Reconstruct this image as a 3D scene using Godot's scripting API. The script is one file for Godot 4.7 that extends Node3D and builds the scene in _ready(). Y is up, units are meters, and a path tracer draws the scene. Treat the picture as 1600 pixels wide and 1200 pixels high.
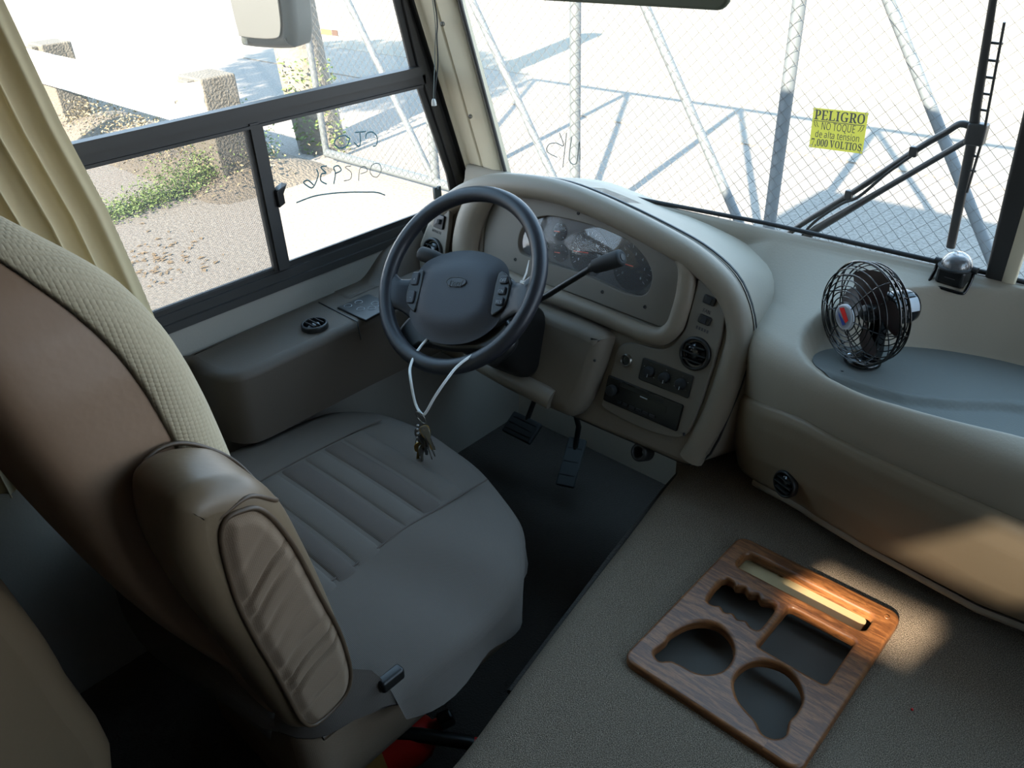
extends Node3D
# Cockpit of a motorhome parked in front of a chain-link gate. y up, -z is the vehicle's forward, metres.

const EXPOSURE := 2.4
const SKY := 2.05
const SUN := 5.2
const CAMX := [0.73245, -0.03878, -0.67971]
const CAMZ := [0.59403, 0.52419, 0.61021]

class Mb:
	var flat_holes := false
	var grain_step := 0.0
	var p := PackedVector3Array()
	var uv := PackedVector2Array()
	var ix := PackedInt32Array()
	func vert(q: Vector3, t := Vector2.ZERO) -> int:
		p.append(q)
		uv.append(t)
		return p.size() - 1
	func tri(a: int, b: int, c: int) -> void:
		ix.append(a)
		ix.append(c)
		ix.append(b)
	func quad(a: Vector3, b: Vector3, c: Vector3, d: Vector3) -> void:
		var i := vert(a, Vector2(0, 0))
		vert(b, Vector2(1, 0))
		vert(c, Vector2(1, 1))
		vert(d, Vector2(0, 1))
		tri(i, i + 1, i + 2)
		tri(i, i + 2, i + 3)
	func grid(f: Callable, nu: int, nv: int, wu := false, wv := false) -> void:
		var b := p.size()
		var cu := nu if wu else nu + 1
		var cv := nv if wv else nv + 1
		for i in cu:
			for j in cv:
				var u := float(i) / nu
				var v := float(j) / nv
				vert(f.call(u, v), Vector2(u, v))
		for i in nu:
			for j in nv:
				var a := b + i * cv + j
				var c := b + ((i + 1) % cu) * cv + j
				var d := b + ((i + 1) % cu) * cv + (j + 1) % cv
				var e := b + i * cv + (j + 1) % cv
				tri(a, c, d)
				tri(a, d, e)
	func ring(pts: PackedVector3Array) -> int:
		var b := p.size()
		for q in pts:
			vert(q)
		return b
	func bridge(a: int, b: int, n: int, closed := true) -> void:
		for i in (n if closed else n - 1):
			var j := (i + 1) % n
			tri(a + i, a + j, b + j)
			tri(a + i, b + j, b + i)
	func fan(pts: PackedVector3Array, flip := false) -> void:
		var c := Vector3.ZERO
		for q in pts:
			c += q
		var m := vert(c / pts.size())
		var b := ring(pts)
		for i in pts.size():
			var j := (i + 1) % pts.size()
			if flip:
				tri(m, b + j, b + i)
			else:
				tri(m, b + i, b + j)
	func tube(path: PackedVector3Array, r: float, seg := 8, closed := false, rr: Array = [], flat := 1.0, up := Vector3.ZERO) -> void:
		var n := path.size()
		var side := Vector3.ZERO
		var rings := []
		var ends := []
		for i in n:
			var t: Vector3
			if closed:
				t = path[(i + 1) % n] - path[(i + n - 1) % n]
			else:
				t = path[mini(i + 1, n - 1)] - path[maxi(i - 1, 0)]
			t = t.normalized()
			if up != Vector3.ZERO:
				side = up.cross(t).normalized()
			elif i == 0:
				side = t.cross(Vector3(0.31, 0.87, 0.37)).normalized()
			else:
				side = (side - t * side.dot(t)).normalized()
			var other := t.cross(side)
			var rad: float = r * (rr[i] if rr.size() else 1.0)
			var pts := PackedVector3Array()
			for k in seg:
				var a := TAU * k / seg
				pts.append(path[i] + side * cos(a) * rad + other * sin(a) * rad * flat)
			rings.append(ring(pts))
			ends.append(pts)
		for i in (n if closed else n - 1):
			bridge(rings[i], rings[(i + 1) % n], seg)
		if not closed:
			fan(ends[0], true)
			fan(ends[n - 1])
	func lathe(prof: PackedVector2Array, seg: int, xf := Transform3D()) -> void:
		grid(func(u, v):
			var q: Vector2 = prof[roundi(v * (prof.size() - 1))]
			return xf * Vector3(q.x * cos(u * TAU), q.y, -q.x * sin(u * TAU)), seg, prof.size() - 1, true)
	func inset(o: PackedVector2Array, d: float) -> PackedVector2Array:
		var r := PackedVector2Array()
		var n := o.size()
		for i in n:
			var e1 := (o[i] - o[(i + n - 1) % n]).normalized()
			var e2 := (o[(i + 1) % n] - o[i]).normalized()
			var m := Vector2(e1.y, -e1.x) + Vector2(e2.y, -e2.x)
			m = m.normalized() / maxf(0.6, sqrt(maxf(0.0, (1.0 + e1.dot(e2)) / 2.0)))
			r.append(o[i] - m * d)
		return r
	func cap(cs: Array, z: float, xf: Transform3D, flip := false, step := 0.0, hf = null) -> void:
		var pts := PackedVector2Array()
		for c in cs:
			pts.append_array(c)
		if step > 0.0:
			var lo := Vector2(1e9, 1e9)
			var hi := -lo
			for q in cs[0]:
				lo = lo.min(q)
				hi = hi.max(q)
			var y := lo.y + step * 0.5
			var row := 0
			while y < hi.y:
				var x := lo.x + step * (0.5 if row % 2 else 0.25)
				while x < hi.x:
					var q := Vector2(x, y)
					if inside(q, cs) and edge(q, cs) > step * 0.4:
						pts.append(q)
					x += step
				y += step * 0.87
				row += 1
		var t := Geometry2D.triangulate_delaunay(pts)
		var b := p.size()
		for q in pts:
			vert(xf * Vector3(q.x, q.y, z + (hf.call(q, edge(q, cs)) if hf != null else 0.0)), q)
		for k in range(0, t.size(), 3):
			var A := pts[t[k]]
			var B := pts[t[k + 1]]
			var C := pts[t[k + 2]]
			var ar := (B - A).cross(C - A)
			if absf(ar) < 1e-10 or not inside((A + B + C) / 3.0, cs):
				continue
			if (ar > 0.0) != flip:
				tri(b + t[k], b + t[k + 1], b + t[k + 2])
			else:
				tri(b + t[k], b + t[k + 2], b + t[k + 1])
	func inside(q: Vector2, cs: Array) -> bool:
		if not Geometry2D.is_point_in_polygon(q, cs[0]):
			return false
		for k in range(1, cs.size()):
			if Geometry2D.is_point_in_polygon(q, cs[k]):
				return false
		return true
	func edge(q: Vector2, cs: Array) -> float:
		var d := 1e9
		for c in cs:
			for i in c.size():
				d = minf(d, q.distance_to(Geometry2D.get_closest_point_to_segment(q, c[i], c[(i + 1) % c.size()])))
		return d
	# a slab between z0 and z1 with the first contour's outline, the others as holes; rounded by b at the front (and back)
	func prism(cs0: Array, z0: float, z1: float, b := 0.0, xf := Transform3D(), both := false, steps := 4) -> void:
		var cs := []
		for k in cs0.size():
			var c: PackedVector2Array = cs0[k].duplicate()
			var ar := 0.0
			for i in c.size():
				ar += c[i].cross(c[(i + 1) % c.size()])
			if (ar < 0.0) == (k == 0):
				c.reverse()
			if grain_step > 0.0:
				var dense := PackedVector2Array()
				for i in c.size():
					var nx := c[(i + 1) % c.size()]
					var parts := maxi(1, ceili(c[i].distance_to(nx) / grain_step))
					for s in parts:
						dense.append(c[i].lerp(nx, float(s) / parts))
				c = dense
			cs.append(c)
		var prof := []
		if both and b > 0.0:
			for s in steps + 1:
				var a := PI / 2 * s / steps
				prof.append(Vector2(b * (1 - sin(a)), z0 + b * (1 - cos(a))))
		else:
			prof.append(Vector2(0, z0))
		if b > 0.0:
			for s in steps + 1:
				var a := PI / 2 * s / steps
				prof.append(Vector2(b * (1 - cos(a)), z1 - b * (1 - sin(a))))
		else:
			prof.append(Vector2(0, z1))
		for ci in cs.size():
			var c: PackedVector2Array = cs[ci]
			var last := -1
			for q in prof:
				var pts := PackedVector3Array()
				for e in inset(c, 0.0 if flat_holes and ci > 0 else q.x):
					pts.append(xf * Vector3(e.x, e.y, q.y))
				var now := ring(pts)
				if last >= 0:
					bridge(last, now, c.size())
				last = now
		var fr := []
		var ba := []
		for ci in cs.size():
			var bb := 0.0 if flat_holes and ci > 0 else b
			fr.append(inset(cs[ci], bb))
			ba.append(inset(cs[ci], bb if both else 0.0))
		cap(fr, z1, xf, false, grain_step)
		cap(ba, z0, xf, true)
	func box(c: Vector3, s: Vector3, b := 0.0, xf := Transform3D()) -> void:
		var h := s / 2
		if b <= 0.0:
			var q := []
			for k in 8:
				q.append(xf * (c + Vector3(h.x * (1 if k & 1 else -1), h.y * (1 if k & 2 else -1), h.z * (1 if k & 4 else -1))))
			for f in [[4, 5, 7, 6], [1, 0, 2, 3], [5, 1, 3, 7], [0, 4, 6, 2], [6, 7, 3, 2], [0, 1, 5, 4]]:
				quad(q[f[0]], q[f[1]], q[f[2]], q[f[3]])
		else:
			var o := PackedVector2Array()
			for k in 4:
				for s2 in 4:
					var a := PI / 2 * (k + s2 / 3.0)
					o.append(Vector2((h.x - b) * (1 if k in [0, 3] else -1) + b * cos(a), (h.y - b) * (1 if k < 2 else -1) + b * sin(a)))
			prism([o], -h.z, h.z, b * 0.98, xf * Transform3D(Basis(), c), true, 3)
	func mesh() -> ArrayMesh:
		var n := PackedVector3Array()
		n.resize(p.size())
		for k in range(0, ix.size(), 3):
			var a := ix[k]
			var b := ix[k + 1]
			var c := ix[k + 2]
			var m := (p[c] - p[a]).cross(p[b] - p[a])
			n[a] += m
			n[b] += m
			n[c] += m
		for k in n.size():
			n[k] = n[k].normalized() if n[k].length_squared() > 1e-24 else Vector3.UP
		var arr := []
		arr.resize(Mesh.ARRAY_MAX)
		arr[Mesh.ARRAY_VERTEX] = p
		arr[Mesh.ARRAY_NORMAL] = n
		arr[Mesh.ARRAY_TEX_UV] = uv
		arr[Mesh.ARRAY_INDEX] = ix
		var m := ArrayMesh.new()
		m.add_surface_from_arrays(Mesh.PRIMITIVE_TRIANGLES, arr)
		return m

var names := {}
var M := {}
const YUP := Basis(Vector3(1, 0, 0), Vector3(0, 0, -1), Vector3(0, 1, 0))    # slab in plan: local (x, forward, height)
const XOUT := Basis(Vector3(0, 0, -1), Vector3(0, 1, 0), Vector3(1, 0, 0))   # slab seen from the right: local (forward, height, right)

# ---------- scene helpers
func numbered(called: String, parent: Node) -> String:
	var key := str(parent.get_instance_id()) + called
	var k: int = names.get(key, 0)
	names[key] = k + 1
	return called if k == 0 else "%s_%03d" % [called, k]

func obj(called: String, mesh, mat: Material, parent: Node = self, label := "") -> MeshInstance3D:
	var o := MeshInstance3D.new()
	o.name = numbered(called, parent)
	o.mesh = mesh.mesh() if mesh is Mb else mesh
	o.material_override = mat
	parent.add_child(o, true)
	if label:
		o.set_meta("label", label)
	return o

func thing(called: String, label: String, category: String, at := Vector3.ZERO, basis := Basis(), group := "") -> Node3D:
	var o := Node3D.new()
	o.name = numbered(called, self)
	add_child(o, true)
	o.transform = Transform3D(basis, at)
	tag(o, label, category, group)
	return o

func tag(o: Node, label: String, category: String, group := "") -> void:
	o.set_meta("label", label)
	o.set_meta("category", category)
	if group:
		o.set_meta("group", group)

func struct(called: String, mesh, mat: Material, label: String, category: String) -> MeshInstance3D:
	var o := obj(called, mesh, mat)
	tag(o, label, category)
	o.set_meta("kind", "structure")
	return o

func v2(a: Array) -> PackedVector2Array:
	var r := PackedVector2Array()
	for k in range(0, a.size(), 2):
		r.append(Vector2(a[k], a[k + 1]))
	return r

func v3(a: Array) -> PackedVector3Array:
	var r := PackedVector3Array()
	for k in range(0, a.size(), 3):
		r.append(Vector3(a[k], a[k + 1], a[k + 2]))
	return r

func cat(a, b, c, d, t: float):
	return 0.5 * (2.0 * b + (c - a) * t + (2.0 * a - 5.0 * b + 4.0 * c - d) * t * t + (3.0 * b - a - 3.0 * c + d) * t * t * t)

func loop2(o: PackedVector2Array, s := 4) -> PackedVector2Array:
	var r := PackedVector2Array()
	var n := o.size()
	for i in n:
		for k in s:
			r.append(cat(o[(i + n - 1) % n], o[i], o[(i + 1) % n], o[(i + 2) % n], float(k) / s))
	return r

func path3(o: PackedVector3Array, s := 6) -> PackedVector3Array:
	var r := PackedVector3Array()
	var n := o.size()
	for i in n - 1:
		for k in s:
			r.append(cat(o[maxi(i - 1, 0)], o[i], o[i + 1], o[mini(i + 2, n - 1)], float(k) / s))
	r.append(o[n - 1])
	return r

func lerps(keys: Array, x: float) -> float:      # piecewise linear: [x0, y0, x1, y1 ...]
	if x <= keys[0]:
		return keys[1]
	for k in range(2, keys.size(), 2):
		if x <= keys[k]:
			return lerpf(keys[k - 1], keys[k + 1], (x - keys[k - 2]) / (keys[k] - keys[k - 2]))
	return keys[keys.size() - 1]

func rrect(w: float, h: float, r: float, n := 5, c := Vector2.ZERO) -> PackedVector2Array:
	var o := PackedVector2Array()
	for k in 4:
		for s in n:
			var a := PI / 2 * (k + float(s) / (n - 1))
			o.append(c + Vector2((w / 2 - r) * (1 if k in [0, 3] else -1) + r * cos(a), (h / 2 - r) * (1 if k < 2 else -1) + r * sin(a)))
	return o

func circle(r: float, n := 24, c := Vector2.ZERO) -> PackedVector2Array:
	var o := PackedVector2Array()
	for k in n:
		o.append(c + Vector2(cos(TAU * k / n), sin(TAU * k / n)) * r)
	return o

func poly3(o: PackedVector2Array, z := 0.0) -> PackedVector3Array:
	var r := PackedVector3Array()
	for q in o:
		r.append(Vector3(q.x, q.y, z))
	return r

func slab(called: String, cs: Array, z0: float, z1: float, b: float, mat: Material, parent: Node = self, xf := Transform3D(), both := false, label := "") -> MeshInstance3D:
	var m := Mb.new()
	m.grain_step = 0.016 if cs.size() > 1 else 0.0
	m.prism(cs, z0, z1, b, xf, both)
	return obj(called, m, mat, parent, label)

func boxo(called: String, c: Vector3, s: Vector3, b: float, mat: Material, parent: Node = self, xf := Transform3D()) -> MeshInstance3D:
	var m := Mb.new()
	m.box(c, s, b, xf)
	return obj(called, m, mat, parent)

func rod(called: String, path: PackedVector3Array, r: float, mat: Material, parent: Node = self, seg := 8, closed := false, rr: Array = []) -> MeshInstance3D:
	var m := Mb.new()
	m.tube(path, r, seg, closed, rr)
	return obj(called, m, mat, parent)

func words(text: String, height: float, at: Transform3D, mat: Material, parent: Node, font := "Droid Sans", bold := false, width := 0.0, called := "lettering") -> MeshInstance3D:
	var t := TextMesh.new()
	var f := SystemFont.new()
	f.font_names = PackedStringArray([font])
	f.font_weight = 700 if bold else 400
	t.font = f
	t.text = text
	t.font_size = 32
	t.pixel_size = height / 23.0
	t.depth = 0.0006
	var o := obj(called, t, mat, parent)
	var k := 1.0
	if width > 0.0:
		var w := t.get_aabb().size.x
		if w > 0.0:
			k = width / w
	o.transform = at * Transform3D(Basis.from_scale(Vector3(k, 1, 1)), Vector3.ZERO)
	return o

# ---------- materials
func mat(c: Color, rough := 0.7, metal := 0.0, spec := 0.5) -> StandardMaterial3D:
	var m := StandardMaterial3D.new()
	m.albedo_color = c
	m.roughness = rough
	m.metallic = metal
	m.metallic_specular = spec
	return m

func grain(m: StandardMaterial3D, tex: Texture2D, scale: float, relief: float) -> StandardMaterial3D:
	m.uv1_triplanar = true
	m.uv1_scale = Vector3.ONE * scale
	m.heightmap_enabled = true
	m.heightmap_texture = tex
	m.heightmap_scale = relief
	return m

func noise(freq: float, kind := FastNoiseLite.TYPE_SIMPLEX_SMOOTH, oct := 4, size := 256, sd := 1, ramp: Gradient = null) -> NoiseTexture2D:
	var f := FastNoiseLite.new()
	f.seed = sd
	f.noise_type = kind
	f.frequency = freq
	f.fractal_octaves = oct
	var t := NoiseTexture2D.new()
	t.width = size
	t.height = size
	t.seamless = true
	t.noise = f
	if ramp:
		t.color_ramp = ramp
	return t

func ramp(cols: Array) -> Gradient:
	var g := Gradient.new()
	var offs := PackedFloat32Array()
	var cc := PackedColorArray()
	for k in range(0, cols.size(), 2):
		offs.append(cols[k])
		cc.append(cols[k + 1])
	g.offsets = offs
	g.colors = cc
	return g

func weave(kind: int) -> ImageTexture:      # 0 plain weave, 1 ribs, 2 chunky knit
	var n := 64
	var im := Image.create(n, n, false, Image.FORMAT_L8)
	for y in n:
		for x in n:
			var h := 0.0
			if kind == 0:
				var cx := x % 8
				var cy := y % 8
				var over := ((x / 8) + (y / 8)) % 2 == 0
				h = sin(PI * (cy + 0.5) / 8.0) if over else sin(PI * (cx + 0.5) / 8.0) * 0.75
			elif kind == 1:
				h = 0.65 * absf(sin(PI * y / 8.0)) + 0.35 * absf(sin(PI * x / 4.0))
			else:
				var r := (x / 16) % 2
				var yy := (y + r * 8) % 16
				h = sqrt(maxf(0.0, sin(PI * (x % 16 + 0.5) / 16.0) * sin(PI * (yy + 0.5) / 16.0)))
			im.set_pixel(x, y, Color(h, h, h))
	return ImageTexture.create_from_image(im)

func woodtex() -> ImageTexture:
	var w := 512
	var f := FastNoiseLite.new()
	f.seed = 4
	f.frequency = 0.012
	var g := FastNoiseLite.new()
	g.seed = 9
	g.frequency = 0.15
	var im := Image.create(w, w, false, Image.FORMAT_RGB8)
	for y in w:
		for x in w:
			var rings := sin(y * 0.16 + 9.0 * f.get_noise_2d(x * 0.25, y * 1.3))
			var fine := g.get_noise_2d(x * 0.06, y * 2.2)
			var t := clampf(0.5 + 0.32 * rings + 0.55 * fine, 0.0, 1.0)
			var pore := 0.72 if g.get_noise_2d(x * 0.12 + 300.0, y * 3.1) > 0.32 else 1.0
			im.set_pixel(x, y, Color(0.33, 0.19, 0.095).lerp(Color(0.54, 0.345, 0.19), t) * pore)
	return ImageTexture.create_from_image(im)

func materials() -> void:
	var fine := noise(0.09, FastNoiseLite.TYPE_SIMPLEX_SMOOTH, 3, 256, 2)
	var leather := noise(0.05, FastNoiseLite.TYPE_CELLULAR, 2, 256, 3)
	var plain := weave(0)
	var ribs := weave(1)
	var knit := weave(2)
	M.tan = grain(mat(Color(0.575, 0.535, 0.475), 0.62), fine, 9.0, 0.018)
	M.shelf = grain(mat(Color(0.365, 0.37, 0.355), 0.75), fine, 9.0, 0.018)
	M.pod = grain(mat(Color(0.45, 0.41, 0.36), 0.5), fine, 9.0, 0.015)
	M.hood = grain(mat(Color(0.52, 0.475, 0.415), 0.5), fine, 9.0, 0.015)
	M.plate = grain(mat(Color(0.44, 0.41, 0.365), 0.55), fine, 14.0, 0.01)
	M.lower = grain(mat(Color(0.49, 0.435, 0.36), 0.5), fine, 9.0, 0.015)
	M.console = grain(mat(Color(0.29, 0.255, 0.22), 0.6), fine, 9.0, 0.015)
	M.wheel = grain(mat(Color(0.12, 0.125, 0.15), 0.42), leather, 7.0, 0.012)
	M.hub = grain(mat(Color(0.135, 0.14, 0.17), 0.5), fine, 12.0, 0.012)
	M.black = mat(Color(0.075, 0.075, 0.075), 0.4)
	M.rubber = mat(Color(0.10, 0.105, 0.11), 0.7)
	M.frame = mat(Color(0.185, 0.18, 0.175), 0.5)
	M.gloss = mat(Color(0.035, 0.037, 0.04), 0.15)
	M.chrome = mat(Color(0.75, 0.75, 0.76), 0.2, 1.0)
	M.steel = mat(Color(0.52, 0.50, 0.47), 0.35, 1.0)
	M.brass = mat(Color(0.62, 0.50, 0.28), 0.35, 1.0)
	M.white = mat(Color(0.86, 0.86, 0.85), 0.5)
	M.print = mat(Color(0.62, 0.64, 0.66), 0.6)
	M.faint = mat(Color(0.26, 0.255, 0.25), 0.6)
	M.red = mat(Color(0.85, 0.10, 0.07), 0.45)
	M.vinyl = grain(mat(Color(0.51, 0.415, 0.335), 0.5), leather, 6.0, 0.02)
	M.armvinyl = grain(mat(Color(0.40, 0.34, 0.265), 0.42), leather, 6.0, 0.02)
	M.pipe = mat(Color(0.28, 0.22, 0.16), 0.5)
	M.cover = grain(mat(Color(0.64, 0.595, 0.50), 0.95), knit, 45.0, 0.10)
	M.seat = grain(mat(Color(0.355, 0.325, 0.30), 0.95), ribs, 55.0, 0.04)
	M.seatdark = grain(mat(Color(0.32, 0.285, 0.262), 0.95), ribs, 55.0, 0.04)
	M.panel = grain(mat(Color(0.46, 0.39, 0.32), 0.95), plain, 60.0, 0.03)
	M.curtain = grain(mat(Color(0.80, 0.74, 0.60), 0.9), plain, 120.0, 0.01)
	M.curtain.backlight = Color(0.30, 0.27, 0.20)
	M.sofa = grain(mat(Color(0.46, 0.39, 0.30), 0.8), leather, 5.0, 0.02)
	M.wall = grain(mat(Color(0.53, 0.51, 0.48), 0.8), fine, 6.0, 0.02)
	M.pillar = grain(mat(Color(0.76, 0.717, 0.621), 0.5), fine, 8.0, 0.01)
	M.ceiling = mat(Color(0.55, 0.50, 0.43), 0.9)
	M.cabin = mat(Color(0.42, 0.34, 0.26), 0.8)
	M.body = mat(Color(0.85, 0.84, 0.80), 0.4)
	M.carpet = StandardMaterial3D.new()
	M.carpet.albedo_texture = noise(0.3, FastNoiseLite.TYPE_SIMPLEX, 3, 512, 5, ramp([0.25, Color(0.29, 0.255, 0.22), 0.5, Color(0.42, 0.375, 0.325), 0.75, Color(0.58, 0.515, 0.45)]))
	grain(M.carpet, noise(0.3, FastNoiseLite.TYPE_SIMPLEX, 3, 512, 6), 3.0, 0.25)
	M.carpet.roughness = 1.0
	M.carpet.metallic_specular = 0.1
	M.mat_dark = grain(mat(Color(0.22, 0.20, 0.18), 0.95), noise(0.2, FastNoiseLite.TYPE_CELLULAR, 2, 256, 7), 4.0, 0.2)
	M.wood = StandardMaterial3D.new()
	M.wood.albedo_texture = woodtex()
	M.wood.uv1_triplanar = true
	M.wood.uv1_scale = Vector3.ONE * 4.0
	M.wood.roughness = 0.42
	M.tray_floor = mat(Color(0.66, 0.58, 0.43), 0.6)
	M.well = mat(Color(0.27, 0.25, 0.225), 0.8)
	M.glass = mat(Color(1, 1, 1, 0.03), 0.0)
	M.glass.transparency = BaseMaterial3D.TRANSPARENCY_ALPHA
	M.dome = mat(Color(1, 1, 1, 0.08), 0.02)
	M.dome.transparency = BaseMaterial3D.TRANSPARENCY_ALPHA
	M.smoked = mat(Color(0.10, 0.08, 0.05, 0.68), 0.5)
	M.smoked.transparency = BaseMaterial3D.TRANSPARENCY_ALPHA
	M.smoked_light = mat(Color(0.10, 0.08, 0.05, 0.42), 0.5)
	M.smoked_light.transparency = BaseMaterial3D.TRANSPARENCY_ALPHA
	M.mirror = mat(Color(0.62, 0.63, 0.62), 0.12, 1.0)
	M.mirrorshell = mat(Color(0.255, 0.277, 0.27), 0.5)
	M.teal = mat(Color(0.08, 0.336, 0.368), 0.6)
	M.chalk = mat(Color(0.40, 0.42, 0.40), 0.8)
	M.galv = mat(Color(0.31, 0.335, 0.35), 0.6, 0.1)
	M.wire = mat(Color(0.277, 0.277, 0.271), 0.6, 0.2)
	M.yellow = mat(Color(0.605, 0.576, 0.115), 0.5)
	M.ink = mat(Color(0.07, 0.07, 0.05), 0.6)
	M.ground = StandardMaterial3D.new()
	M.ground.albedo_texture = noise(0.05, FastNoiseLite.TYPE_SIMPLEX_SMOOTH, 5, 1024, 8, ramp([0.25, Color(0.39, 0.365, 0.34), 0.5, Color(0.43, 0.405, 0.38), 0.8, Color(0.47, 0.445, 0.415)]))
	grain(M.ground, noise(0.1, FastNoiseLite.TYPE_SIMPLEX_SMOOTH, 4, 512, 11), 0.45, 0.5)
	M.ground.roughness = 0.95
	M.concrete = StandardMaterial3D.new()
	M.concrete.albedo_texture = noise(0.04, FastNoiseLite.TYPE_SIMPLEX_SMOOTH, 5, 512, 12, ramp([0.3, Color(0.405, 0.385, 0.355), 0.7, Color(0.45, 0.43, 0.40)]))
	M.concrete.uv1_triplanar = true
	M.concrete.uv1_scale = Vector3.ONE * 0.6
	M.concrete.roughness = 0.95
	M.gravel = StandardMaterial3D.new()
	M.gravel.albedo_texture = noise(0.12, FastNoiseLite.TYPE_CELLULAR, 3, 512, 13, ramp([0.1, Color(0.42, 0.395, 0.35), 0.5, Color(0.48, 0.455, 0.41), 0.95, Color(0.36, 0.33, 0.285)]))
	grain(M.gravel, noise(0.12, FastNoiseLite.TYPE_CELLULAR, 3, 512, 13), 0.5, 1.0)
	M.gravel.roughness = 0.95
	M.soil = grain(mat(Color(0.343, 0.314, 0.277), 0.95), noise(0.1, FastNoiseLite.TYPE_SIMPLEX_SMOOTH, 4, 256, 16), 1.0, 2.0)
	M.leaf = mat(Color(0.322, 0.392, 0.189), 0.6)
	M.leaf.backlight = Color(0.25, 0.35, 0.1)
	M.straw = mat(Color(0.436, 0.396, 0.31), 0.8)
	M.bark = grain(mat(Color(0.372, 0.353, 0.322), 0.9), noise(0.04, FastNoiseLite.TYPE_CELLULAR, 3, 256, 14), 1.5, 2.0)
	M.oldwood = grain(mat(Color(0.32, 0.304, 0.275), 0.9), noise(0.06, FastNoiseLite.TYPE_SIMPLEX_SMOOTH, 4, 256, 15), 2.0, 1.0)
	M.railwhite = mat(Color(0.88, 0.88, 0.86), 0.4)

# ---------- main
func _ready() -> void:
	var cam := Camera3D.new()
	cam.name = "camera"
	cam.fov = rad_to_deg(2.0 * atan(600.0 / 1257.0))
	cam.near = 0.01
	cam.far = 500.0
	add_child(cam)
	var z := Vector3(CAMZ[0], CAMZ[1], CAMZ[2]).normalized()
	var x := Vector3(CAMX[0], CAMX[1], CAMX[2]).normalized()
	cam.transform = Transform3D(Basis(x, z.cross(x), z).orthonormalized(), Vector3(0, 1.5, 0))
	cam.current = true
	var we := WorldEnvironment.new()
	we.name = "environment"
	var e := Environment.new()
	var sky := Sky.new()
	var sm := ProceduralSkyMaterial.new()
	sm.sky_top_color = Color(0.43, 0.54, 0.63)
	sm.sky_horizon_color = Color(0.77, 0.80, 0.83)
	sm.ground_bottom_color = Color(0.45, 0.43, 0.40)
	sm.ground_horizon_color = Color(0.68, 0.68, 0.66)
	sm.sky_energy_multiplier = SKY
	sm.ground_energy_multiplier = SKY
	sm.sun_angle_max = 1.0
	sky.sky_material = sm
	e.background_mode = Environment.BG_SKY
	e.sky = sky
	e.tonemap_mode = Environment.TONE_MAPPER_LINEAR
	e.tonemap_exposure = EXPOSURE
	e.sdfgi_enabled = true
	e.ssao_enabled = true
	e.ssil_enabled = true
	we.environment = e
	add_child(we)
	var sun := DirectionalLight3D.new()
	sun.name = "sun"
	sun.light_color = Color(1.0, 0.945, 0.85)
	sun.light_energy = SUN
	sun.light_angular_distance = 0.6
	sun.shadow_enabled = true
	add_child(sun)
	sun.look_at_from_position(Vector3.ZERO, Vector3(-0.979, -2.65, -4.45))
	materials()
	shell()
	windows()
	dashboard()
	instrument_panel()
	steering()
	side_console()
	engine_cover()
	driver_seat()
	small_things()
	outside()

# ---------- the vehicle's shell
func wallbox(m: Mb, a: Vector3, b: Vector3) -> void:
	m.box((a + b) / 2.0, (b - a).abs())

func shell() -> void:
	var m := Mb.new()
	wallbox(m, Vector3(-1.62, -0.12, -1.62), Vector3(1.07, 0.0, 5.1))
	struct("floor", m, M.mat_dark, "dark carpeted floor of the cab below the seat and pedals", "floor")
	m = Mb.new()
	wallbox(m, Vector3(-1.60, -0.5, -1.62), Vector3(-1.551, 0.742, 5.1))
	wallbox(m, Vector3(-1.60, 0.742, 0.12), Vector3(-1.551, 2.42, 5.1))
	wallbox(m, Vector3(-1.60, 1.78, -1.40), Vector3(-1.551, 2.42, 0.12))
	struct("wall_left", m, M.wall, "pale grey side wall under the driver's window", "wall")
	m = Mb.new()
	wallbox(m, Vector3(1.0, -0.5, -1.62), Vector3(1.05, 0.80, 5.1))
	wallbox(m, Vector3(1.0, 0.80, -0.45), Vector3(1.05, 2.42, 5.1))
	wallbox(m, Vector3(1.0, 1.70, -1.62), Vector3(1.05, 2.42, -0.45))
	wallbox(m, Vector3(1.0, 0.80, -1.62), Vector3(1.05, 1.70, -1.30))
	struct("wall_right", m, M.wall, "side wall on the passenger side behind the viewer", "wall")
	m = Mb.new()
	wallbox(m, Vector3(-1.60, -0.12, 5.0), Vector3(1.05, 2.42, 5.1))
	struct("wall_rear", m, M.cabin, "brown rear wall of the living area behind the viewer", "wall")
	m = Mb.new()
	wallbox(m, Vector3(-1.62, -0.6, -1.66), Vector3(1.07, 0.66, -1.62))
	wallbox(m, Vector3(-1.62, 1.98, -1.40), Vector3(1.07, 2.42, -1.24))
	struct("wall_front", m, M.body, "front panel of the motorhome below and above the windshield", "wall")
	# roof, with the open roof hatch that lets the patch of sun in
	m = Mb.new()
	m.prism([PackedVector2Array([Vector2(-1.62, -5.1), Vector2(1.07, -5.1), Vector2(1.07, 1.40), Vector2(-1.62, 1.40)]), PackedVector2Array([Vector2(0.53, -1.80), Vector2(0.34, -2.405), Vector2(0.60, -2.405), Vector2(0.72, -1.80)])], 2.42, 2.47, 0.0, Transform3D(YUP, Vector3.ZERO))
	wallbox(m, Vector3(0.30, 2.42, 2.12), Vector3(0.75, 2.47, 2.215))
	var roof := struct("ceiling", m, M.ceiling, "ceiling and roof of the motorhome with a smoked skylight", "ceiling")
	m = Mb.new()
	wallbox(m, Vector3(0.31, 2.475, 1.76), Vector3(0.75, 2.478, 2.17))
	obj("skylight", m, M.smoked, roof)
	m = Mb.new()
	m.quad(Vector3(0.31, 2.475, 2.43), Vector3(0.75, 2.475, 2.43), Vector3(0.75, 2.475, 2.18), Vector3(0.31, 2.475, 2.18))
	obj("skylight", m, M.smoked_light, roof)

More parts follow.
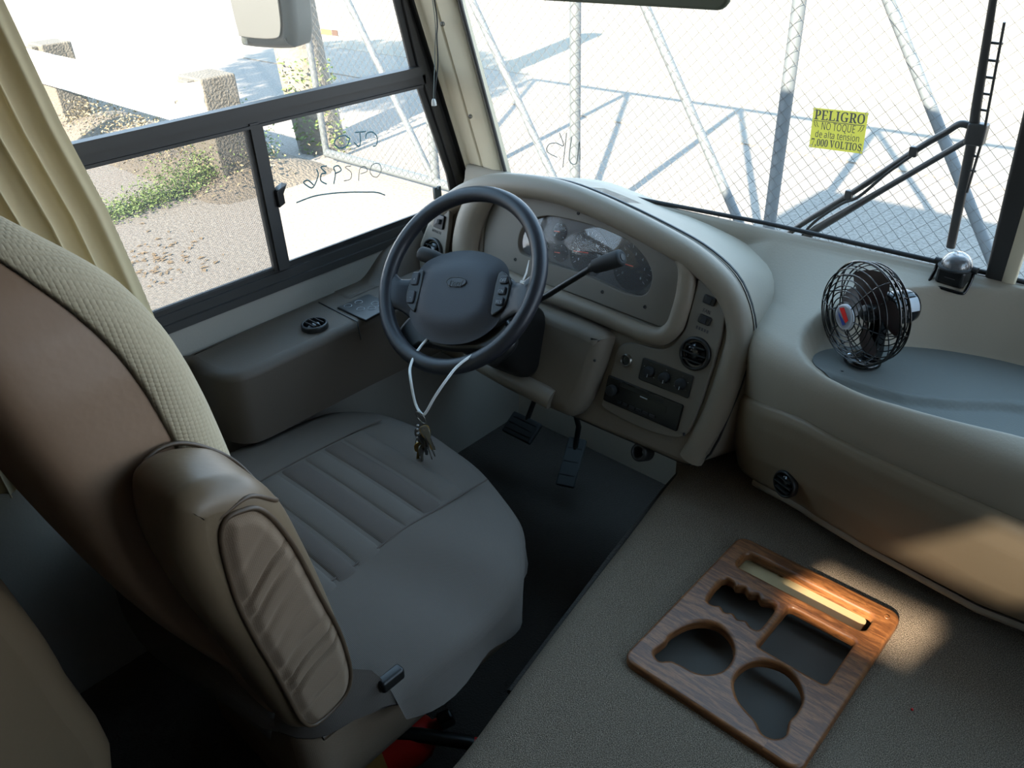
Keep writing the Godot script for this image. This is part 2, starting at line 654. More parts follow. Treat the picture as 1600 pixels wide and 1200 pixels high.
func pillar_edge(y: float) -> Vector3:
	return Vector3(-1.55, y, lerpf(-1.47, -1.331, (y - 0.838) / 0.453))

func ws(x: float, y: float, off := 0.0) -> Vector3:      # a point of the windshield, off metres outside it
	var n := Vector3(-0.042, 0.225, -0.974).normalized()
	if x > -0.277:
		n.x = 0.042
	var o := Vector3(-0.277, 0.9, -1.5)
	var q := Vector3(x, y, 0)
	q.z = o.z - (n.x * (x - o.x) + n.y * (y - o.y)) / n.z
	return q + n * off

func windows() -> void:
	# driver's window: aluminium frame, a fixed upper pane, two lower panes, the rear one screened
	var w := thing("window_1", "dark framed driver's side window with a sliding lower half and insect screen", "window", Vector3.ZERO)
	w.set_meta("kind", "structure")
	var fx := -1.548
	var m := Mb.new()
	wallbox(m, Vector3(-1.568, 0.74, -1.46), Vector3(fx, 0.758, 0.12))
	wallbox(m, Vector3(-1.568, 0.758, -1.45), Vector3(fx - 0.008, 0.778, 0.12))
	wallbox(m, Vector3(-1.568, 0.778, -1.44), Vector3(fx - 0.014, 0.793, 0.12))
	wallbox(m, Vector3(-1.568, 1.74, -1.30), Vector3(fx, 1.79, 0.12))
	wallbox(m, Vector3(-1.568, 0.74, 0.06), Vector3(fx, 1.79, 0.12))
	obj("window_frame", m, M.frame, w)
	var xf := Transform3D(XOUT, Vector3.ZERO)
	m = Mb.new()   # slanting front upright, in three stepped bands
	m.prism([v2([1.418, 0.74, 1.50, 0.74, 1.47, 0.838, 1.331, 1.291, 1.18, 1.79, 1.12, 1.79, 1.278, 1.297, 1.307, 1.148, 1.395, 0.868, 1.405, 0.80])], -1.566, fx - 0.012, 0.0, xf)
	m.prism([v2([1.441, 0.76, 1.47, 0.76, 1.435, 0.86, 1.310, 1.291, 1.16, 1.79, 1.145, 1.79, 1.297, 1.297, 1.325, 1.148, 1.412, 0.868])], fx - 0.012, fx - 0.004, 0.002, xf)
	m.prism([v2([1.468, 0.76, 1.50, 0.74, 1.47, 0.838, 1.331, 1.291, 1.18, 1.79, 1.172, 1.79, 1.321, 1.291, 1.459, 0.838])], fx - 0.012, fx + 0.003, 0.002, xf)
	obj("front_upright", m, M.frame, w)
	m = Mb.new()
	wallbox(m, Vector3(-1.566, 1.105, -1.345), Vector3(fx - 0.004, 1.126, 0.10))
	wallbox(m, Vector3(-1.566, 1.126, -1.325), Vector3(fx + 0.006, 1.148, 0.10))
	wallbox(m, Vector3(-1.566, 1.100, -1.33), Vector3(fx + 0.002, 1.106, 0.10))
	obj("middle_rail", m, M.frame, w)
	m = Mb.new()
	wallbox(m, Vector3(-1.566, 0.785, -0.888), Vector3(fx - 0.006, 1.11, -0.848))
	wallbox(m, Vector3(-1.566, 0.785, -0.876), Vector3(fx, 1.11, -0.856))
	obj("mullion", m, M.frame, w)
	m = Mb.new()
	m.prism([v2([0.884, 0.962, 0.912, 0.972, 0.900, 0.953, 0.900, 0.932, 0.884, 0.926])], -1.563, fx + 0.006, 0.002, xf)
	obj("window_latch", m, M.black, w)
	m = Mb.new()
	m.prism([v2([1.343, 0.846, 1.353, 0.846, 1.353, 0.840, 1.358, 0.840, 1.358, 0.846, 1.366, 0.846, 1.366, 0.815, 1.343, 0.815])], -1.563, -1.555, 0.001, xf)
	obj("glass_clip", m, M.mirrorshell, w)
	for q in [["upper_pane", 1.14, 1.78, -1.40, 0.1, -1.562], ["front_pane", 0.78, 1.11, -1.43, -0.86, -1.562], ["rear_pane", 0.78, 1.11, -0.87, 0.1, -1.5635]]:
		m = Mb.new()
		m.quad(Vector3(q[5], q[1], q[4]), Vector3(q[5], q[1], q[3]), Vector3(q[5], q[2], q[3]), Vector3(q[5], q[2], q[4]))
		obj(q[0], m, M.glass, w)
	m = Mb.new()   # insect screen of the rear pane
	var pitch := 0.0021
	for k in int(0.315 / pitch):
		wallbox(m, Vector3(-1.5575, 0.79 + k * pitch, -0.85), Vector3(-1.557, 0.79 + k * pitch + 0.0004, -0.30))
	for k in int(0.55 / pitch):
		wallbox(m, Vector3(-1.5575, 0.79, -0.85 + k * pitch), Vector3(-1.557, 1.106, -0.85 + k * pitch + 0.0004))
	obj("insect_screen", m, M.frame, w).set_meta("kind", "stuff")
	# marker writing on the outside of the front pane, so it reads mirrored from the seat: (z, y)
	var strokes := [
		[-1.108, 1.024, -1.093, 1.034, -1.072, 1.032, -1.064, 1.022, -1.076, 1.009, -1.097, 1.010, -1.108, 1.024],
		[-1.118, 1.013, -1.129, 1.001, -1.136, 1.008, -1.138, 1.031], [-1.124, 1.034, -1.155, 1.030],
		[-1.152, 1.014, -1.158, 1.025, -1.175, 1.024, -1.186, 1.010, -1.181, 0.993, -1.170, 0.992],
		[-1.006, 0.978, -1.007, 0.962, -0.988, 0.940, -0.973, 0.949, -0.967, 0.958, -0.979, 0.959, -0.991, 0.945],
		[-1.034, 0.978, -1.018, 0.979, -1.029, 0.963, -1.017, 0.964, -1.012, 0.950, -1.026, 0.938],
		[-1.045, 0.933, -1.054, 0.956, -1.052, 0.970, -1.065, 0.971, -1.071, 0.959, -1.054, 0.956],
		[-1.100, 0.962, -1.084, 0.963, -1.098, 0.947, -1.093, 0.933, -1.074, 0.933],
		[-1.115, 0.922, -1.124, 0.949, -1.139, 0.951, -1.144, 0.939, -1.124, 0.937],
		[-1.158, 0.923, -1.152, 0.936, -1.163, 0.950, -1.182, 0.947, -1.186, 0.930, -1.171, 0.918, -1.158, 0.923],
		[-0.939, 0.918, -0.986, 0.920, -1.033, 0.914, -1.081, 0.904, -1.131, 0.891, -1.165, 0.881, -1.188, 0.868]]
	for k in strokes.size():
		var pts := PackedVector3Array()
		for i in range(0, strokes[k].size(), 2):
			pts.append(Vector3(-1.5635, strokes[k][i + 1], strokes[k][i]))
		m = Mb.new()
		m.tube(path3(pts), 0.0016 if k < 4 or k in [4, 5, 6, 10] else 0.001, 6, false, [], 0.4, Vector3(1, 0, 0))
		obj("handwriting", m, M.teal if k in [0, 1, 2, 3, 4, 5, 6, 10] else M.chalk, w)
	# A-pillar trim between the window frame and the windshield
	m = Mb.new()
	var prof := [0.0, 0.0, 0.05, 0.010, 0.09, 0.015, 0.14, 0.010, 0.17, 0.004, 0.30, 0.008, 0.45, 0.010, 0.49, 0.010, 0.52, 0.004, 0.55, 0.010, 0.80, 0.012, 0.96, 0.006, 1.0, -0.02]
	m.grid(func(u, v):
		var y: float = lerpf(1.99, 0.70, u)
		var a := pillar_edge(y)
		var b := ws(-1.429 + (1.293 - y) * 0.064, y, -0.004)
		var n := (b - a).cross(Vector3(0, 1, 0.3)).normalized()
		var i := int(v * 24.0 + 0.01)
		var t: float = prof[(i / 2) * 2] if i % 2 == 0 else (prof[(i / 2) * 2] + prof[(i / 2) * 2 + 2]) / 2.0
		return a.lerp(b, t) + n * lerps(prof, t), 24, 24)
	var tr := struct("trim_1", m, M.pillar, "cream pillar cover with two screws between window and windshield", "pillar trim")
	for c in [Vector3(-1.462, 1.246, -1.334), Vector3(-1.458, 1.031, -1.398)]:
		m = Mb.new()
		m.lathe(v2([0.0001, 0.004, 0.0015, 0.0038, 0.002, 0.0015, 0.0035, 0.003, 0.0052, 0.001, 0.0055, -0.004]), 14)
		var s := obj("screw", m, M.steel, tr)
		s.transform = Transform3D(Basis(Quaternion(Vector3.UP, Vector3(0.55, 0.1, 0.82).normalized())), c + Vector3(0.006, 0.001, 0.010))
	m = Mb.new()   # outside of the pillar, so that no daylight leaks
	for k in 2:
		var xs: Array = [[-1.62, -1.425], [0.875, 1.07]][k]
		var a := []
		for y in [0.5, 1.99]:
			for xx in xs:
				a.append(ws(clampf(xx, -1.43, 0.88), y, 0.012) + Vector3(xx - clampf(xx, -1.43, 0.88), 0, 0.01))
		m.quad(a[0], a[2], a[3], a[1])
		for q in [[[0, 2]], [[1, 3]]][k]:
			m.quad(a[q[0]], a[q[1]], a[q[1]] + Vector3(0, 0, 0.01), a[q[0]] + Vector3(0, 0, 0.01))
	struct("trim_2", m, M.body, "white outer skin of the windshield pillars", "pillar")
	# windshield: two panes, rubber post and seal
	w = thing("window_2", "two-part windshield with a dark rubber centre post above the dashboard", "windshield")
	w.set_meta("kind", "structure")
	for q in [[-1.43, -0.278], [-0.276, 0.88]]:
		m = Mb.new()
		m.quad(ws(q[0], 0.86), ws(q[1], 0.86), ws(q[1], 2.0), ws(q[0], 2.0))
		obj("windshield_pane", m, M.glass, w)
	m = Mb.new()
	m.prism([rrect(0.036, 0.03, 0.008)], 0.0, 1.16, 0.0, Transform3D(Basis(Vector3(1, 0, 0), Vector3(0, 0.225, -0.974), Vector3(0, 0.974, 0.225)), ws(-0.2735, 0.86)))
	obj("centre_post", m, M.frame, w)
	m = Mb.new()
	m.tube(PackedVector3Array([ws(-0.255, 0.88, -0.012), ws(-0.243, 1.1, -0.012), ws(-0.236, 1.98, -0.012)]), 0.012, 8, false, [], 0.3, Vector3(0, 0, 1))
	obj("sealant_strip", m, M.pillar, w)
	m = Mb.new()
	m.tube(PackedVector3Array([ws(-1.40, 0.886, -0.004), ws(-0.70, 0.904, -0.004), ws(-0.277, 0.899, -0.004), ws(0.88, 0.894, -0.004)]), 0.0045, 8)
	obj("windshield_seal", m, M.rubber, w)
	m = Mb.new()
	m.tube(PackedVector3Array([ws(-1.397, 0.86, -0.006), ws(-1.425, 1.29, -0.006), ws(-1.469, 1.98, -0.006)]), 0.005, 8)
	obj("side_seal", m, M.frame, w)
	# chalk marks on the windshield
	for st in [[-1.207, 1.019, -1.201, 0.989, -1.222, 0.992, -1.245, 0.985, -1.254, 0.966, -1.226, 0.956], [-1.186, 1.022, -1.214, 0.933], [-1.173, 1.013, -1.191, 0.956, -1.171, 0.951, -1.153, 1.005, -1.158, 0.962]]:
		var pts := PackedVector3Array()
		for i in range(0, st.size(), 2):
			pts.append(ws(st[i], st[i + 1], 0.001))
		m = Mb.new()
		m.tube(path3(pts), 0.0011, 6)
		obj("handwriting", m, M.chalk, w)
	# passenger-side windows behind the viewer
	w = thing("window_3", "passenger side window beside the right end of the dashboard", "window")
	w.set_meta("kind", "structure")
	m = Mb.new()
	m.quad(Vector3(1.02, 0.8, -1.3), Vector3(1.02, 0.8, -0.45), Vector3(1.02, 1.7, -0.45), Vector3(1.02, 1.7, -1.3))
	obj("side_pane", m, M.glass, w)
	m = Mb.new()
	for a in [[-1.3, -0.45]]:
		for y in [0.8, 1.7]:
			wallbox(m, Vector3(0.99, y - 0.015, a[0]), Vector3(1.055, y + 0.015, a[1]))
		for zz in a:
			wallbox(m, Vector3(0.99, 0.8, zz - 0.015), Vector3(1.055, 1.7, zz + 0.015))
	obj("window_frame", m, M.frame, w)

# ---------- dashboard
const SHELF := [-0.487, 1.275, -0.475, 1.238, -0.44, 1.21, -0.39, 1.193, -0.32, 1.183, -0.22, 1.185, -0.10, 1.195, 0.1, 1.2, 0.4, 1.2, 0.55, 1.24, 0.56, 1.38, 0.4, 1.455, 0.1, 1.475, -0.18, 1.465, -0.27, 1.45, -0.34, 1.425, -0.41, 1.38, -0.47, 1.32]
var shelf_poly := PackedVector2Array()

func dash_front(x: float) -> float:
	return lerps([-0.66, -1.29, -0.62, -1.270, -0.58, -1.247, -0.54, -1.224, -0.5, -1.204, -0.45, -1.183, -0.4, -1.168, -0.3, -1.15, -0.1, -1.135, 0.2, -1.13, 1.0, -1.13], x)

func dash_point(x: float, s: float) -> Vector3:
	var zb := ws(x, 0.893, -0.006).z
	var zf := dash_front(x)
	var lift := lerps([-0.6, 0.0, -0.45, 1.0], x)
	var top := lerpf(0.775, 0.79, lift)
	var k := [0.0, 0.893, zb, 0.03, 0.893, zb + 0.012, 0.05, 0.883, zb + 0.022, 0.62, top + 0.03, zf - 0.085, 0.72, top + 0.012, zf - 0.045, 0.78, top + 0.002, zf - 0.022, 0.83, top - 0.012, zf - 0.006, 0.88, top - 0.035, zf + 0.003, 0.95, 0.705, zf + 0.002, 1.0, lerpf(0.62, 0.682, lift), zf - 0.004]
	var ys := []
	var zs := []
	for i in range(0, k.size(), 3):
		ys.append_array([k[i], k[i + 1]])
		zs.append_array([k[i], k[i + 2]])
	var q := Vector3(x, (lerps(ys, s - 0.02) + 2 * lerps(ys, s) + lerps(ys, s + 0.02)) / 4.0, (lerps(zs, s - 0.02) + 2 * lerps(zs, s) + lerps(zs, s + 0.02)) / 4.0)
	if s < 0.05:
		q.y = lerps(ys, s)
		q.z = lerps(zs, s)
	q.y -= 0.022 * smoothstep(-0.66, -0.74, x) * smoothstep(0.02, 0.08, s)
	var c := Vector2(x, -q.z)
	if s > 0.04 and s < 0.85 and x > -0.6 and x < 0.7:
		var sd := 1e9
		for i in shelf_poly.size():
			sd = minf(sd, c.distance_to(Geometry2D.get_closest_point_to_segment(c, shelf_poly[i], shelf_poly[(i + 1) % shelf_poly.size()])))
		if not Geometry2D.is_point_in_polygon(c, shelf_poly):
			sd = -sd
		var depth := shelf_y(x, q.z) - 0.002
		q.y = lerpf(q.y, minf(q.y, depth), smoothstep(-0.020, 0.012, sd))
	return q

func shelf_y(x: float, z: float) -> float:      # the shelf floor, with the soft edge of its lower inner tray
	var edge := lerps([-0.42, 1.21, -0.36, 1.215, -0.30, 1.225, -0.24, 1.255, -0.18, 1.30, -0.12, 1.325, 0.0, 1.34, 0.3, 1.34, 0.5, 1.25], x) + z
	return 0.766 - 0.007 * smoothstep(-0.005, 0.005, edge) + 0.004 * exp(-pow((edge + 0.012) / 0.008, 2.0))

func dashboard() -> void:
	shelf_poly = loop2(v2(SHELF), 3)
	var d := thing("dashboard", "tan padded dashboard with a recessed shelf below the windshield", "dashboard")
	var m := Mb.new()
	m.grid(func(u, v): return dash_point(lerpf(1.0, -1.52, pow(u, 0.85)), v), 260, 110)
	obj("dash_pad", m, M.tan, d)
	m = Mb.new()
	m.grid(func(u, v):
		var x := lerpf(-1.5, 1.0, u)
		return Vector3(x, 0.893 - 0.45 * v, ws(x, 0.893, -0.006).z), 20, 2)
	obj("dash_back", m, M.pod, d)
	m = Mb.new()
	m.cap([m.inset(shelf_poly, 0.010)], 0.0, Transform3D(YUP, Vector3.ZERO), false, 0.007, func(q, e): return shelf_y(q.x, -q.y) + 0.0012)
	obj("shelf_liner", m, M.shelf, d, "blue-grey shelf floor")
	m = Mb.new()
	m.lathe(v2([0.0001, 0.0008, 0.0025, 0.0008, 0.003, -0.001]), 10)
	obj("plug", m, M.black, d).position = Vector3(-0.416, 0.767, -1.247)
	# darker lower panel with the round vent, curving under at its foot
	var g := thing("lower_dash_panel", "brown lower dashboard panel with a round black vent over the engine cover", "dash panel")
	m = Mb.new()
	var prof := [0.0, 0.69, -0.012, 0.05, 0.69, 0.004, 0.12, 0.675, 0.010, 0.25, 0.64, 0.010, 0.6, 0.56, -0.004, 0.85, 0.49, -0.030, 0.93, 0.472, -0.045, 1.0, 0.47, -0.075]
	var ys := []
	var zs := []
	for i in range(0, prof.size(), 3):
		ys.append_array([prof[i], prof[i + 1]])
		zs.append_array([prof[i], prof[i + 2]])
	m.grid(func(u, v):
		var x := lerpf(-0.650, 1.0, pow(v, 1.5))
		var round_end := smoothstep(-0.650, -0.59, x)
		var zf := dash_front(x)
		var y := lerps(ys, u)
		var fall := lerps([-0.6, 0.0, -0.1, 0.0, 0.1, 0.03], x)
		y = lerpf(0.565, y, 0.55 + 0.45 * sqrt(round_end)) + fall * u
		y -= 0.05 * smoothstep(-0.42, -0.63, x)
		return Vector3(x, y, zf + lerps(zs, u) - 0.03 * (1.0 - round_end) + lerps([-0.6, 0, -0.3, 0.0, 0.0, 0.02], x) * sin(PI * u)), 40, 90)
	obj("panel_skin", m, M.lower, g)
	m = Mb.new()
	m.grid(func(u, v):
		var x := lerpf(-0.56, 1.0, pow(u, 1.4))
		var zf := dash_front(x) + lerps([-0.6, 0, -0.3, 0.0, 0.0, 0.012], x)
		var a := lerpf(-0.6, PI + 0.5, v)
		return Vector3(x, 0.466 - 0.05 * smoothstep(-0.42, -0.63, x) + lerps([-0.6, 0.0, -0.1, 0.0, 0.1, 0.03], x) - 0.013 * sin(a) , zf - 0.06 + 0.020 * cos(a)), 60, 10)
	obj("edge_moulding", m, M.hood, g)
	round_vent(g, Transform3D(Basis(Quaternion(Vector3(0, 0, 1), Vector3(-0.35, 0.12, 0.93).normalized())), Vector3(-0.456, 0.535, -1.186)), 0.027)

func round_vent(parent: Node, xf: Transform3D, r: float) -> void:
	var v := Mb.new()
	v.lathe(v2([r * 0.80, -0.010, r * 0.80, 0.004, r * 0.86, 0.006, r * 0.96, 0.005, r, 0.002, r, -0.006]), 32, xf * Transform3D(Basis(Vector3(1, 0, 0), Vector3(0, 0, 1), Vector3(0, -1, 0)), Vector3.ZERO))
	var o := obj("air_vent", v, M.black, parent)
	var m := Mb.new()
	m.lathe(v2([0.0001, 0.006, r * 0.3, 0.0055, r * 0.6, 0.002, r * 0.79, -0.006]), 28, xf * Transform3D(Basis(Vector3(1, 0, 0), Vector3(0, 0, 1), Vector3(0, -1, 0)), Vector3.ZERO))
	obj("vent_ball", m, M.gloss, o)
	for k in 3:
		m = Mb.new()
		m.box(Vector3(0, (k - 1) * r * 0.42, 0.004), Vector3(r * (1.5 if k == 1 else 1.2), 0.0022, 0.008), 0.0, xf)
		obj("vent_vane", m, M.rubber, o)

# ---------- instrument panel: local x right, y up, z towards the driver
func screw_head(parent: Node, u: float, w: float, d: float, r := 0.004) -> void:
	var m := Mb.new()
	m.lathe(v2([0.0001, 0.0005, r * 0.4, 0.0005, r * 0.5, 0.002, r * 0.8, 0.0018, r, 0.0]), 12, Transform3D(Basis(Vector3(1, 0, 0), Vector3(0, 0, 1), Vector3(0, -1, 0)), Vector3(u, w, d)))
	obj("screw", m, M.black, parent)

func instrument_panel() -> void:
	var nn := Vector3(0, 0.30113, 0.95358)
	var g := thing("instrument_panel", "taupe instrument pod with hooded gauge cluster behind the steering wheel", "instrument panel", Vector3(-1.06, 0.75, -1.25421), Basis(Vector3(1, 0, 0), Vector3(0, 0.95358, -0.30113), nn))
	var outer := loop2(v2([0.422, -0.262, 0.455, -0.13, 0.462, -0.035, 0.458, 0.035, 0.41, 0.108, 0.335, 0.15, 0.229, 0.177, 0.064, 0.205, -0.061, 0.214, -0.21, 0.198, -0.308, 0.168, -0.395, 0.11, -0.45, 0.0, -0.482, -0.1, -0.45, -0.25, -0.3, -0.275, 0.0, -0.285, 0.3, -0.280]))
	var clus := loop2(v2([-0.22, -0.012, 0.05, -0.015, 0.22, -0.02, 0.272, -0.02, 0.293, -0.003, 0.297, 0.06, 0.293, 0.115, 0.25, 0.152, 0.17, 0.168, 0.058, 0.182, -0.058, 0.182, -0.143, 0.168, -0.225, 0.14, -0.248, 0.08, -0.243, 0.015]))
	slab("pod_body", [outer, clus], -0.10, -0.002, 0.012, M.pod, g)
	var lens := loop2(v2([-0.142, 0.066, -0.135, 0.095, -0.106, 0.120, -0.071, 0.134, -0.017, 0.139, 0.042, 0.140, 0.100, 0.137, 0.157, 0.127, 0.200, 0.104, 0.222, 0.079, 0.226, 0.053, 0.219, 0.035, 0.200, 0.025, 0.165, 0.023, 0.128, 0.027, 0.056, 0.034, -0.022, 0.034, -0.111, 0.034, -0.134, 0.042]), 3)
	slab("cluster_plate", [clus, lens], -0.020, -0.004, 0.002, M.plate, g)
	var c := slab("gauge_face", [rrect(0.40, 0.14, 0.05, 8, Vector2(0.042, 0.080))], -0.040, -0.024, 0.0, M.black, g)
	gauges(c)
	var lm := Mb.new()
	lm.cap([lens], -0.012, Transform3D(), false, 0.03, func(q, e): return 0.006 * smoothstep(0.0, 0.05, e))
	obj("gauge_glass", lm, M.dome, g)
	for s in [[0.052, 0.174, 0.008], [0.012, 0.157, 0.004], [0.094, 0.152, 0.004], [0.199, 0.135, 0.004], [-0.141, 0.018, 0.004], [0.114, 0.010, 0.004], [0.224, 0.008, 0.004]]:
		screw_head(g, s[0], s[1], -0.004, s[2])
	# the padded hood that frames the whole pod, deeper at the top
	var hp := path3(v3([0.402, -0.262, -0.016, 0.430, -0.15, -0.014, 0.438, -0.05, -0.012, 0.435, 0.022, -0.010, 0.396, 0.085, -0.004, 0.324, 0.127, 0.004, 0.222, 0.156, 0.012, 0.064, 0.185, 0.02, -0.061, 0.193, 0.02, -0.2, 0.178, 0.016, -0.295, 0.148, 0.008, -0.378, 0.092, 0.0, -0.428, 0.0, -0.01, -0.455, -0.1, -0.015, -0.43, -0.24, -0.02]))
	var m := Mb.new()
	m.tube(hp, 0.026, 14, false, [], 0.95, Vector3(0, 0, 1))
	obj("hood_roll", m, M.hood, g)
	var bp := path3(v3([0.262, 0.150, 0.012, 0.300, 0.118, 0.008, 0.311, 0.07, 0.005, 0.310, 0.02, 0.004, 0.303, -0.014, 0.004, 0.277, -0.038, 0.004, 0.22, -0.042, 0.004, 0.14, -0.037, 0.004, 0.05, -0.033, 0.004, -0.1, -0.03, 0.004, -0.2, -0.03, 0.004, -0.265, -0.028, 0.004, -0.292, 0.0, 0.004, -0.294, 0.05, 0.006, -0.282, 0.10, 0.010, -0.252, 0.150, 0.012]))
	var rr := []
	for q in bp:
		rr.append(lerps([-0.3, 2.0, -0.22, 1.3, -0.1, 1.0, 1.0, 1.0], q.x))
	m = Mb.new()
	m.tube(bp, 0.019, 12, false, rr, 0.85, Vector3(0, 0, 1))
	obj("bezel_ring", m, M.hood, g)
	m = Mb.new()   # dark joint round the pod, and the padded cowl that carries it into the dashboard
	var joint := PackedVector3Array()
	for q in outer:
		joint.append(Vector3(q.x, q.y, -0.018))
	m.tube(joint, 0.0045, 6, true)
	obj("joint", m, M.black, g)
	m = Mb.new()
	var no := outer.size()
	m.grid(func(u, v):
		var k := int(round(u * no)) % no
		var o: Vector2 = outer[k]
		var d := Vector2(o.x, o.y - 0.02).normalized()
		var flare: float = lerps([0.0, 0.003, 0.12, 0.012, 0.35, 0.034, 0.7, 0.062, 1.0, 0.085], v)
		flare *= (lerps([-0.5, 0.1, 0.0, 0.0, 0.6, 0.0, 0.93, 0.35, 1.0, 0.75], d.x) if o.y > -0.2 else 0.1)
		return Vector3(o.x + d.x * flare, o.y + d.y * flare, lerpf(-0.012, -0.21, v)), no, 14, true)
	obj("cowl", m, M.tan, g)
	# right control plate
	var plate := slab("control_plate", [loop2(v2([0.181, -0.206, 0.185, -0.230, 0.279, -0.238, 0.355, -0.230, 0.386, -0.212, 0.398, -0.17, 0.406, -0.075, 0.408, -0.003, 0.404, 0.055, 0.393, 0.086, 0.370, 0.116, 0.347, 0.127, 0.334, 0.118, 0.331, 0.033, 0.329, -0.010, 0.308, -0.049, 0.279, -0.064, 0.235, -0.068, 0.204, -0.076, 0.187, -0.098, 0.184, -0.152]))], -0.002, 0.006, 0.003, M.plate, g)
	var pxf := Transform3D(Basis(), Vector3(0, 0, 0.006))
	for s in [[0.338, 0.113], [0.384, -0.212]]:
		screw_head(plate, s[0], s[1], 0.006, 0.0035)
	var tilt := Basis(Vector3(0, 0, 1), -0.10)
	for q in [[0.367, 0.063, "FAN", 0.042], [0.367, 0.024, "", 0.004]]:
		var b := slab("rocker_switch", [rrect(0.026, 0.017, 0.003)], 0.0, 0.005, 0.002, M.black, plate, Transform3D(tilt, Vector3(q[0], q[1], 0.006)))
		boxo("rocker", Vector3(0, 0, 0.006), Vector3(0.011, 0.012, 0.004), 0.0, M.rubber, b, Transform3D(tilt, Vector3(q[0], q[1], 0.006)))
		if q[2] == "FAN":
			words(q[2], 0.007, Transform3D(tilt, Vector3(q[0] - 0.001, q[3] - 0.002, 0.0064)), M.faint, plate)
		else:
			for t in 5:
				boxo("print_mark", Vector3(q[0] - 0.013 + 0.006 * t, q[3] + 0.001 - 0.0006 * t, 0.0062), Vector3(0.004, 0.006, 0.0004), 0.0, M.faint, plate)
	round_vent(plate, Transform3D(Basis(), Vector3(0.365, -0.046, 0.008)), 0.034)
	m = Mb.new()
	m.lathe(v2([0.010, -0.004, 0.010, 0.004, 0.0125, 0.005, 0.0145, 0.0]), 24, Transform3D(Basis(Vector3(1, 0, 0), Vector3(0, 0, 1), Vector3(0, -1, 0)), Vector3(0.215, -0.110, 0.006)))
	obj("socket_ring", m, M.steel, plate)
	slab("socket_well", [circle(0.010, 20, Vector2(0.215, -0.110))], -0.002, 0.0065, 0.0, M.gloss, plate)
	# heater controls
	var h := slab("heater_control", [rrect(0.121, 0.048, 0.004, 5, Vector2(0.314, -0.114))], 0.0, 0.009, 0.002, M.black, plate)
	for k in 3:
		var cx := 0.276 + 0.038 * k
		m = Mb.new()
		m.lathe(v2([0.0001, 0.012, 0.008, 0.012, 0.010, 0.010, 0.012, 0.0]), 20, Transform3D(Basis(Vector3(1, 0, 0), Vector3(0, 0, 1), Vector3(0, -1, 0)), Vector3(cx, -0.114, 0.009)))
		var kn := obj("control_knob", m, M.rubber, h)
		boxo("pointer", Vector3(cx + 0.004, -0.120, 0.0215), Vector3(0.0012, 0.007, 0.001), 0.0, M.print, kn)
		for t in 5:
			var a := lerpf(-0.6, PI + 0.6, t / 4.0)
			boxo("tick_mark", Vector3(cx + 0.016 * cos(a), -0.114 + 0.016 * sin(a), 0.0093), Vector3(0.0022, 0.001, 0.0004), 0.0, M.print if (t + k) % 3 == 0 else M.faint, h)
	# radio
	var r := slab("radio", [rrect(0.187, 0.058, 0.004, 5, Vector2(0.275, -0.183))], 0.0, 0.010, 0.002, M.gloss, plate)
	slab("radio_display", [rrect(0.060, 0.016, 0.002, 3, Vector2(0.305, -0.178))], 0.0098, 0.0106, 0.0, mat(Color(0.10, 0.10, 0.07), 0.2), r)
	slab("tape_slot", [rrect(0.11, 0.009, 0.002, 3, Vector2(0.270, -0.163))], 0.0098, 0.0106, 0.0, M.black, r)
	for k in 6:
		slab("radio_button", [rrect(0.013, 0.006, 0.0015, 3, Vector2(0.222 + 0.017 * k, -0.201))], 0.0098, 0.013, 0.001, M.rubber, r)
	m = Mb.new()
	m.lathe(v2([0.0001, 0.014, 0.009, 0.014, 0.011, 0.012, 0.012, 0.0]), 20, Transform3D(Basis(Vector3(1, 0, 0), Vector3(0, 0, 1), Vector3(0, -1, 0)), Vector3(0.200, -0.182, 0.009)))
	obj("control_knob", m, M.rubber, r)
	boxo("print_mark", Vector3(0.278, -0.171, 0.0108), Vector3(0.018, 0.0025, 0.0004), 0.0, M.print, r)
	# left switch plate
	plate = slab("switch_plate", [loop2(v2([-0.352, -0.10, -0.350, 0.02, -0.354, 0.082, -0.362, 0.100, -0.378, 0.102, -0.395, 0.088, -0.418, 0.045, -0.440, -0.02, -0.455, -0.10, -0.43, -0.125, -0.38, -0.125]))], 0.006, 0.018, 0.003, M.plate, g)
	var b := slab("mirror_switch", [rrect(0.034, 0.034, 0.003)], 0.0, 0.006, 0.002, M.black, plate, Transform3D(Basis(Vector3(0, 0, 1), -0.06), Vector3(-0.382, 0.055, 0.018)))
	slab("switch_paddle", [rrect(0.010, 0.012, 0.002)], 0.006, 0.012, 0.002, M.rubber, b, Transform3D(Basis(), Vector3(-0.378, 0.055, 0.018)))
	words("MIRROR", 0.0065, Transform3D(Basis(Vector3(0, 0, 1), -0.06), Vector3(-0.389, 0.028, 0.0184)), M.faint, plate)
	words("FOG", 0.0065, Transform3D(Basis(Vector3(0, 0, 1), -0.06), Vector3(-0.372, 0.082, 0.0184)), M.faint, plate)
	round_vent(plate, Transform3D(Basis(), Vector3(-0.392, -0.022, 0.020)), 0.034)
	# knee panel below the cluster
	m = Mb.new()
	m.prism([loop2(v2([0.074, -0.275, 0.13, -0.265, 0.158, -0.20, 0.172, -0.09, 0.165, -0.068, 0.13, -0.060, 0.0, -0.056, -0.12, -0.058, -0.16, -0.08, -0.15, -0.2, -0.11, -0.27]))], -0.02, 0.045, 0.03, Transform3D(), false, 6)
	var kp := obj("knee_panel", m, M.pod, g)
	screw_head(kp, 0.160, -0.125, 0.040, 0.0035)
	m = Mb.new()
	m.tube(path3(v3([-0.20, -0.235, 0.03, -0.05, -0.238, 0.05, 0.03, -0.238, 0.055, 0.075, -0.245, 0.045])), 0.024, 12)
	obj("lower_roll", m, M.pod, g)

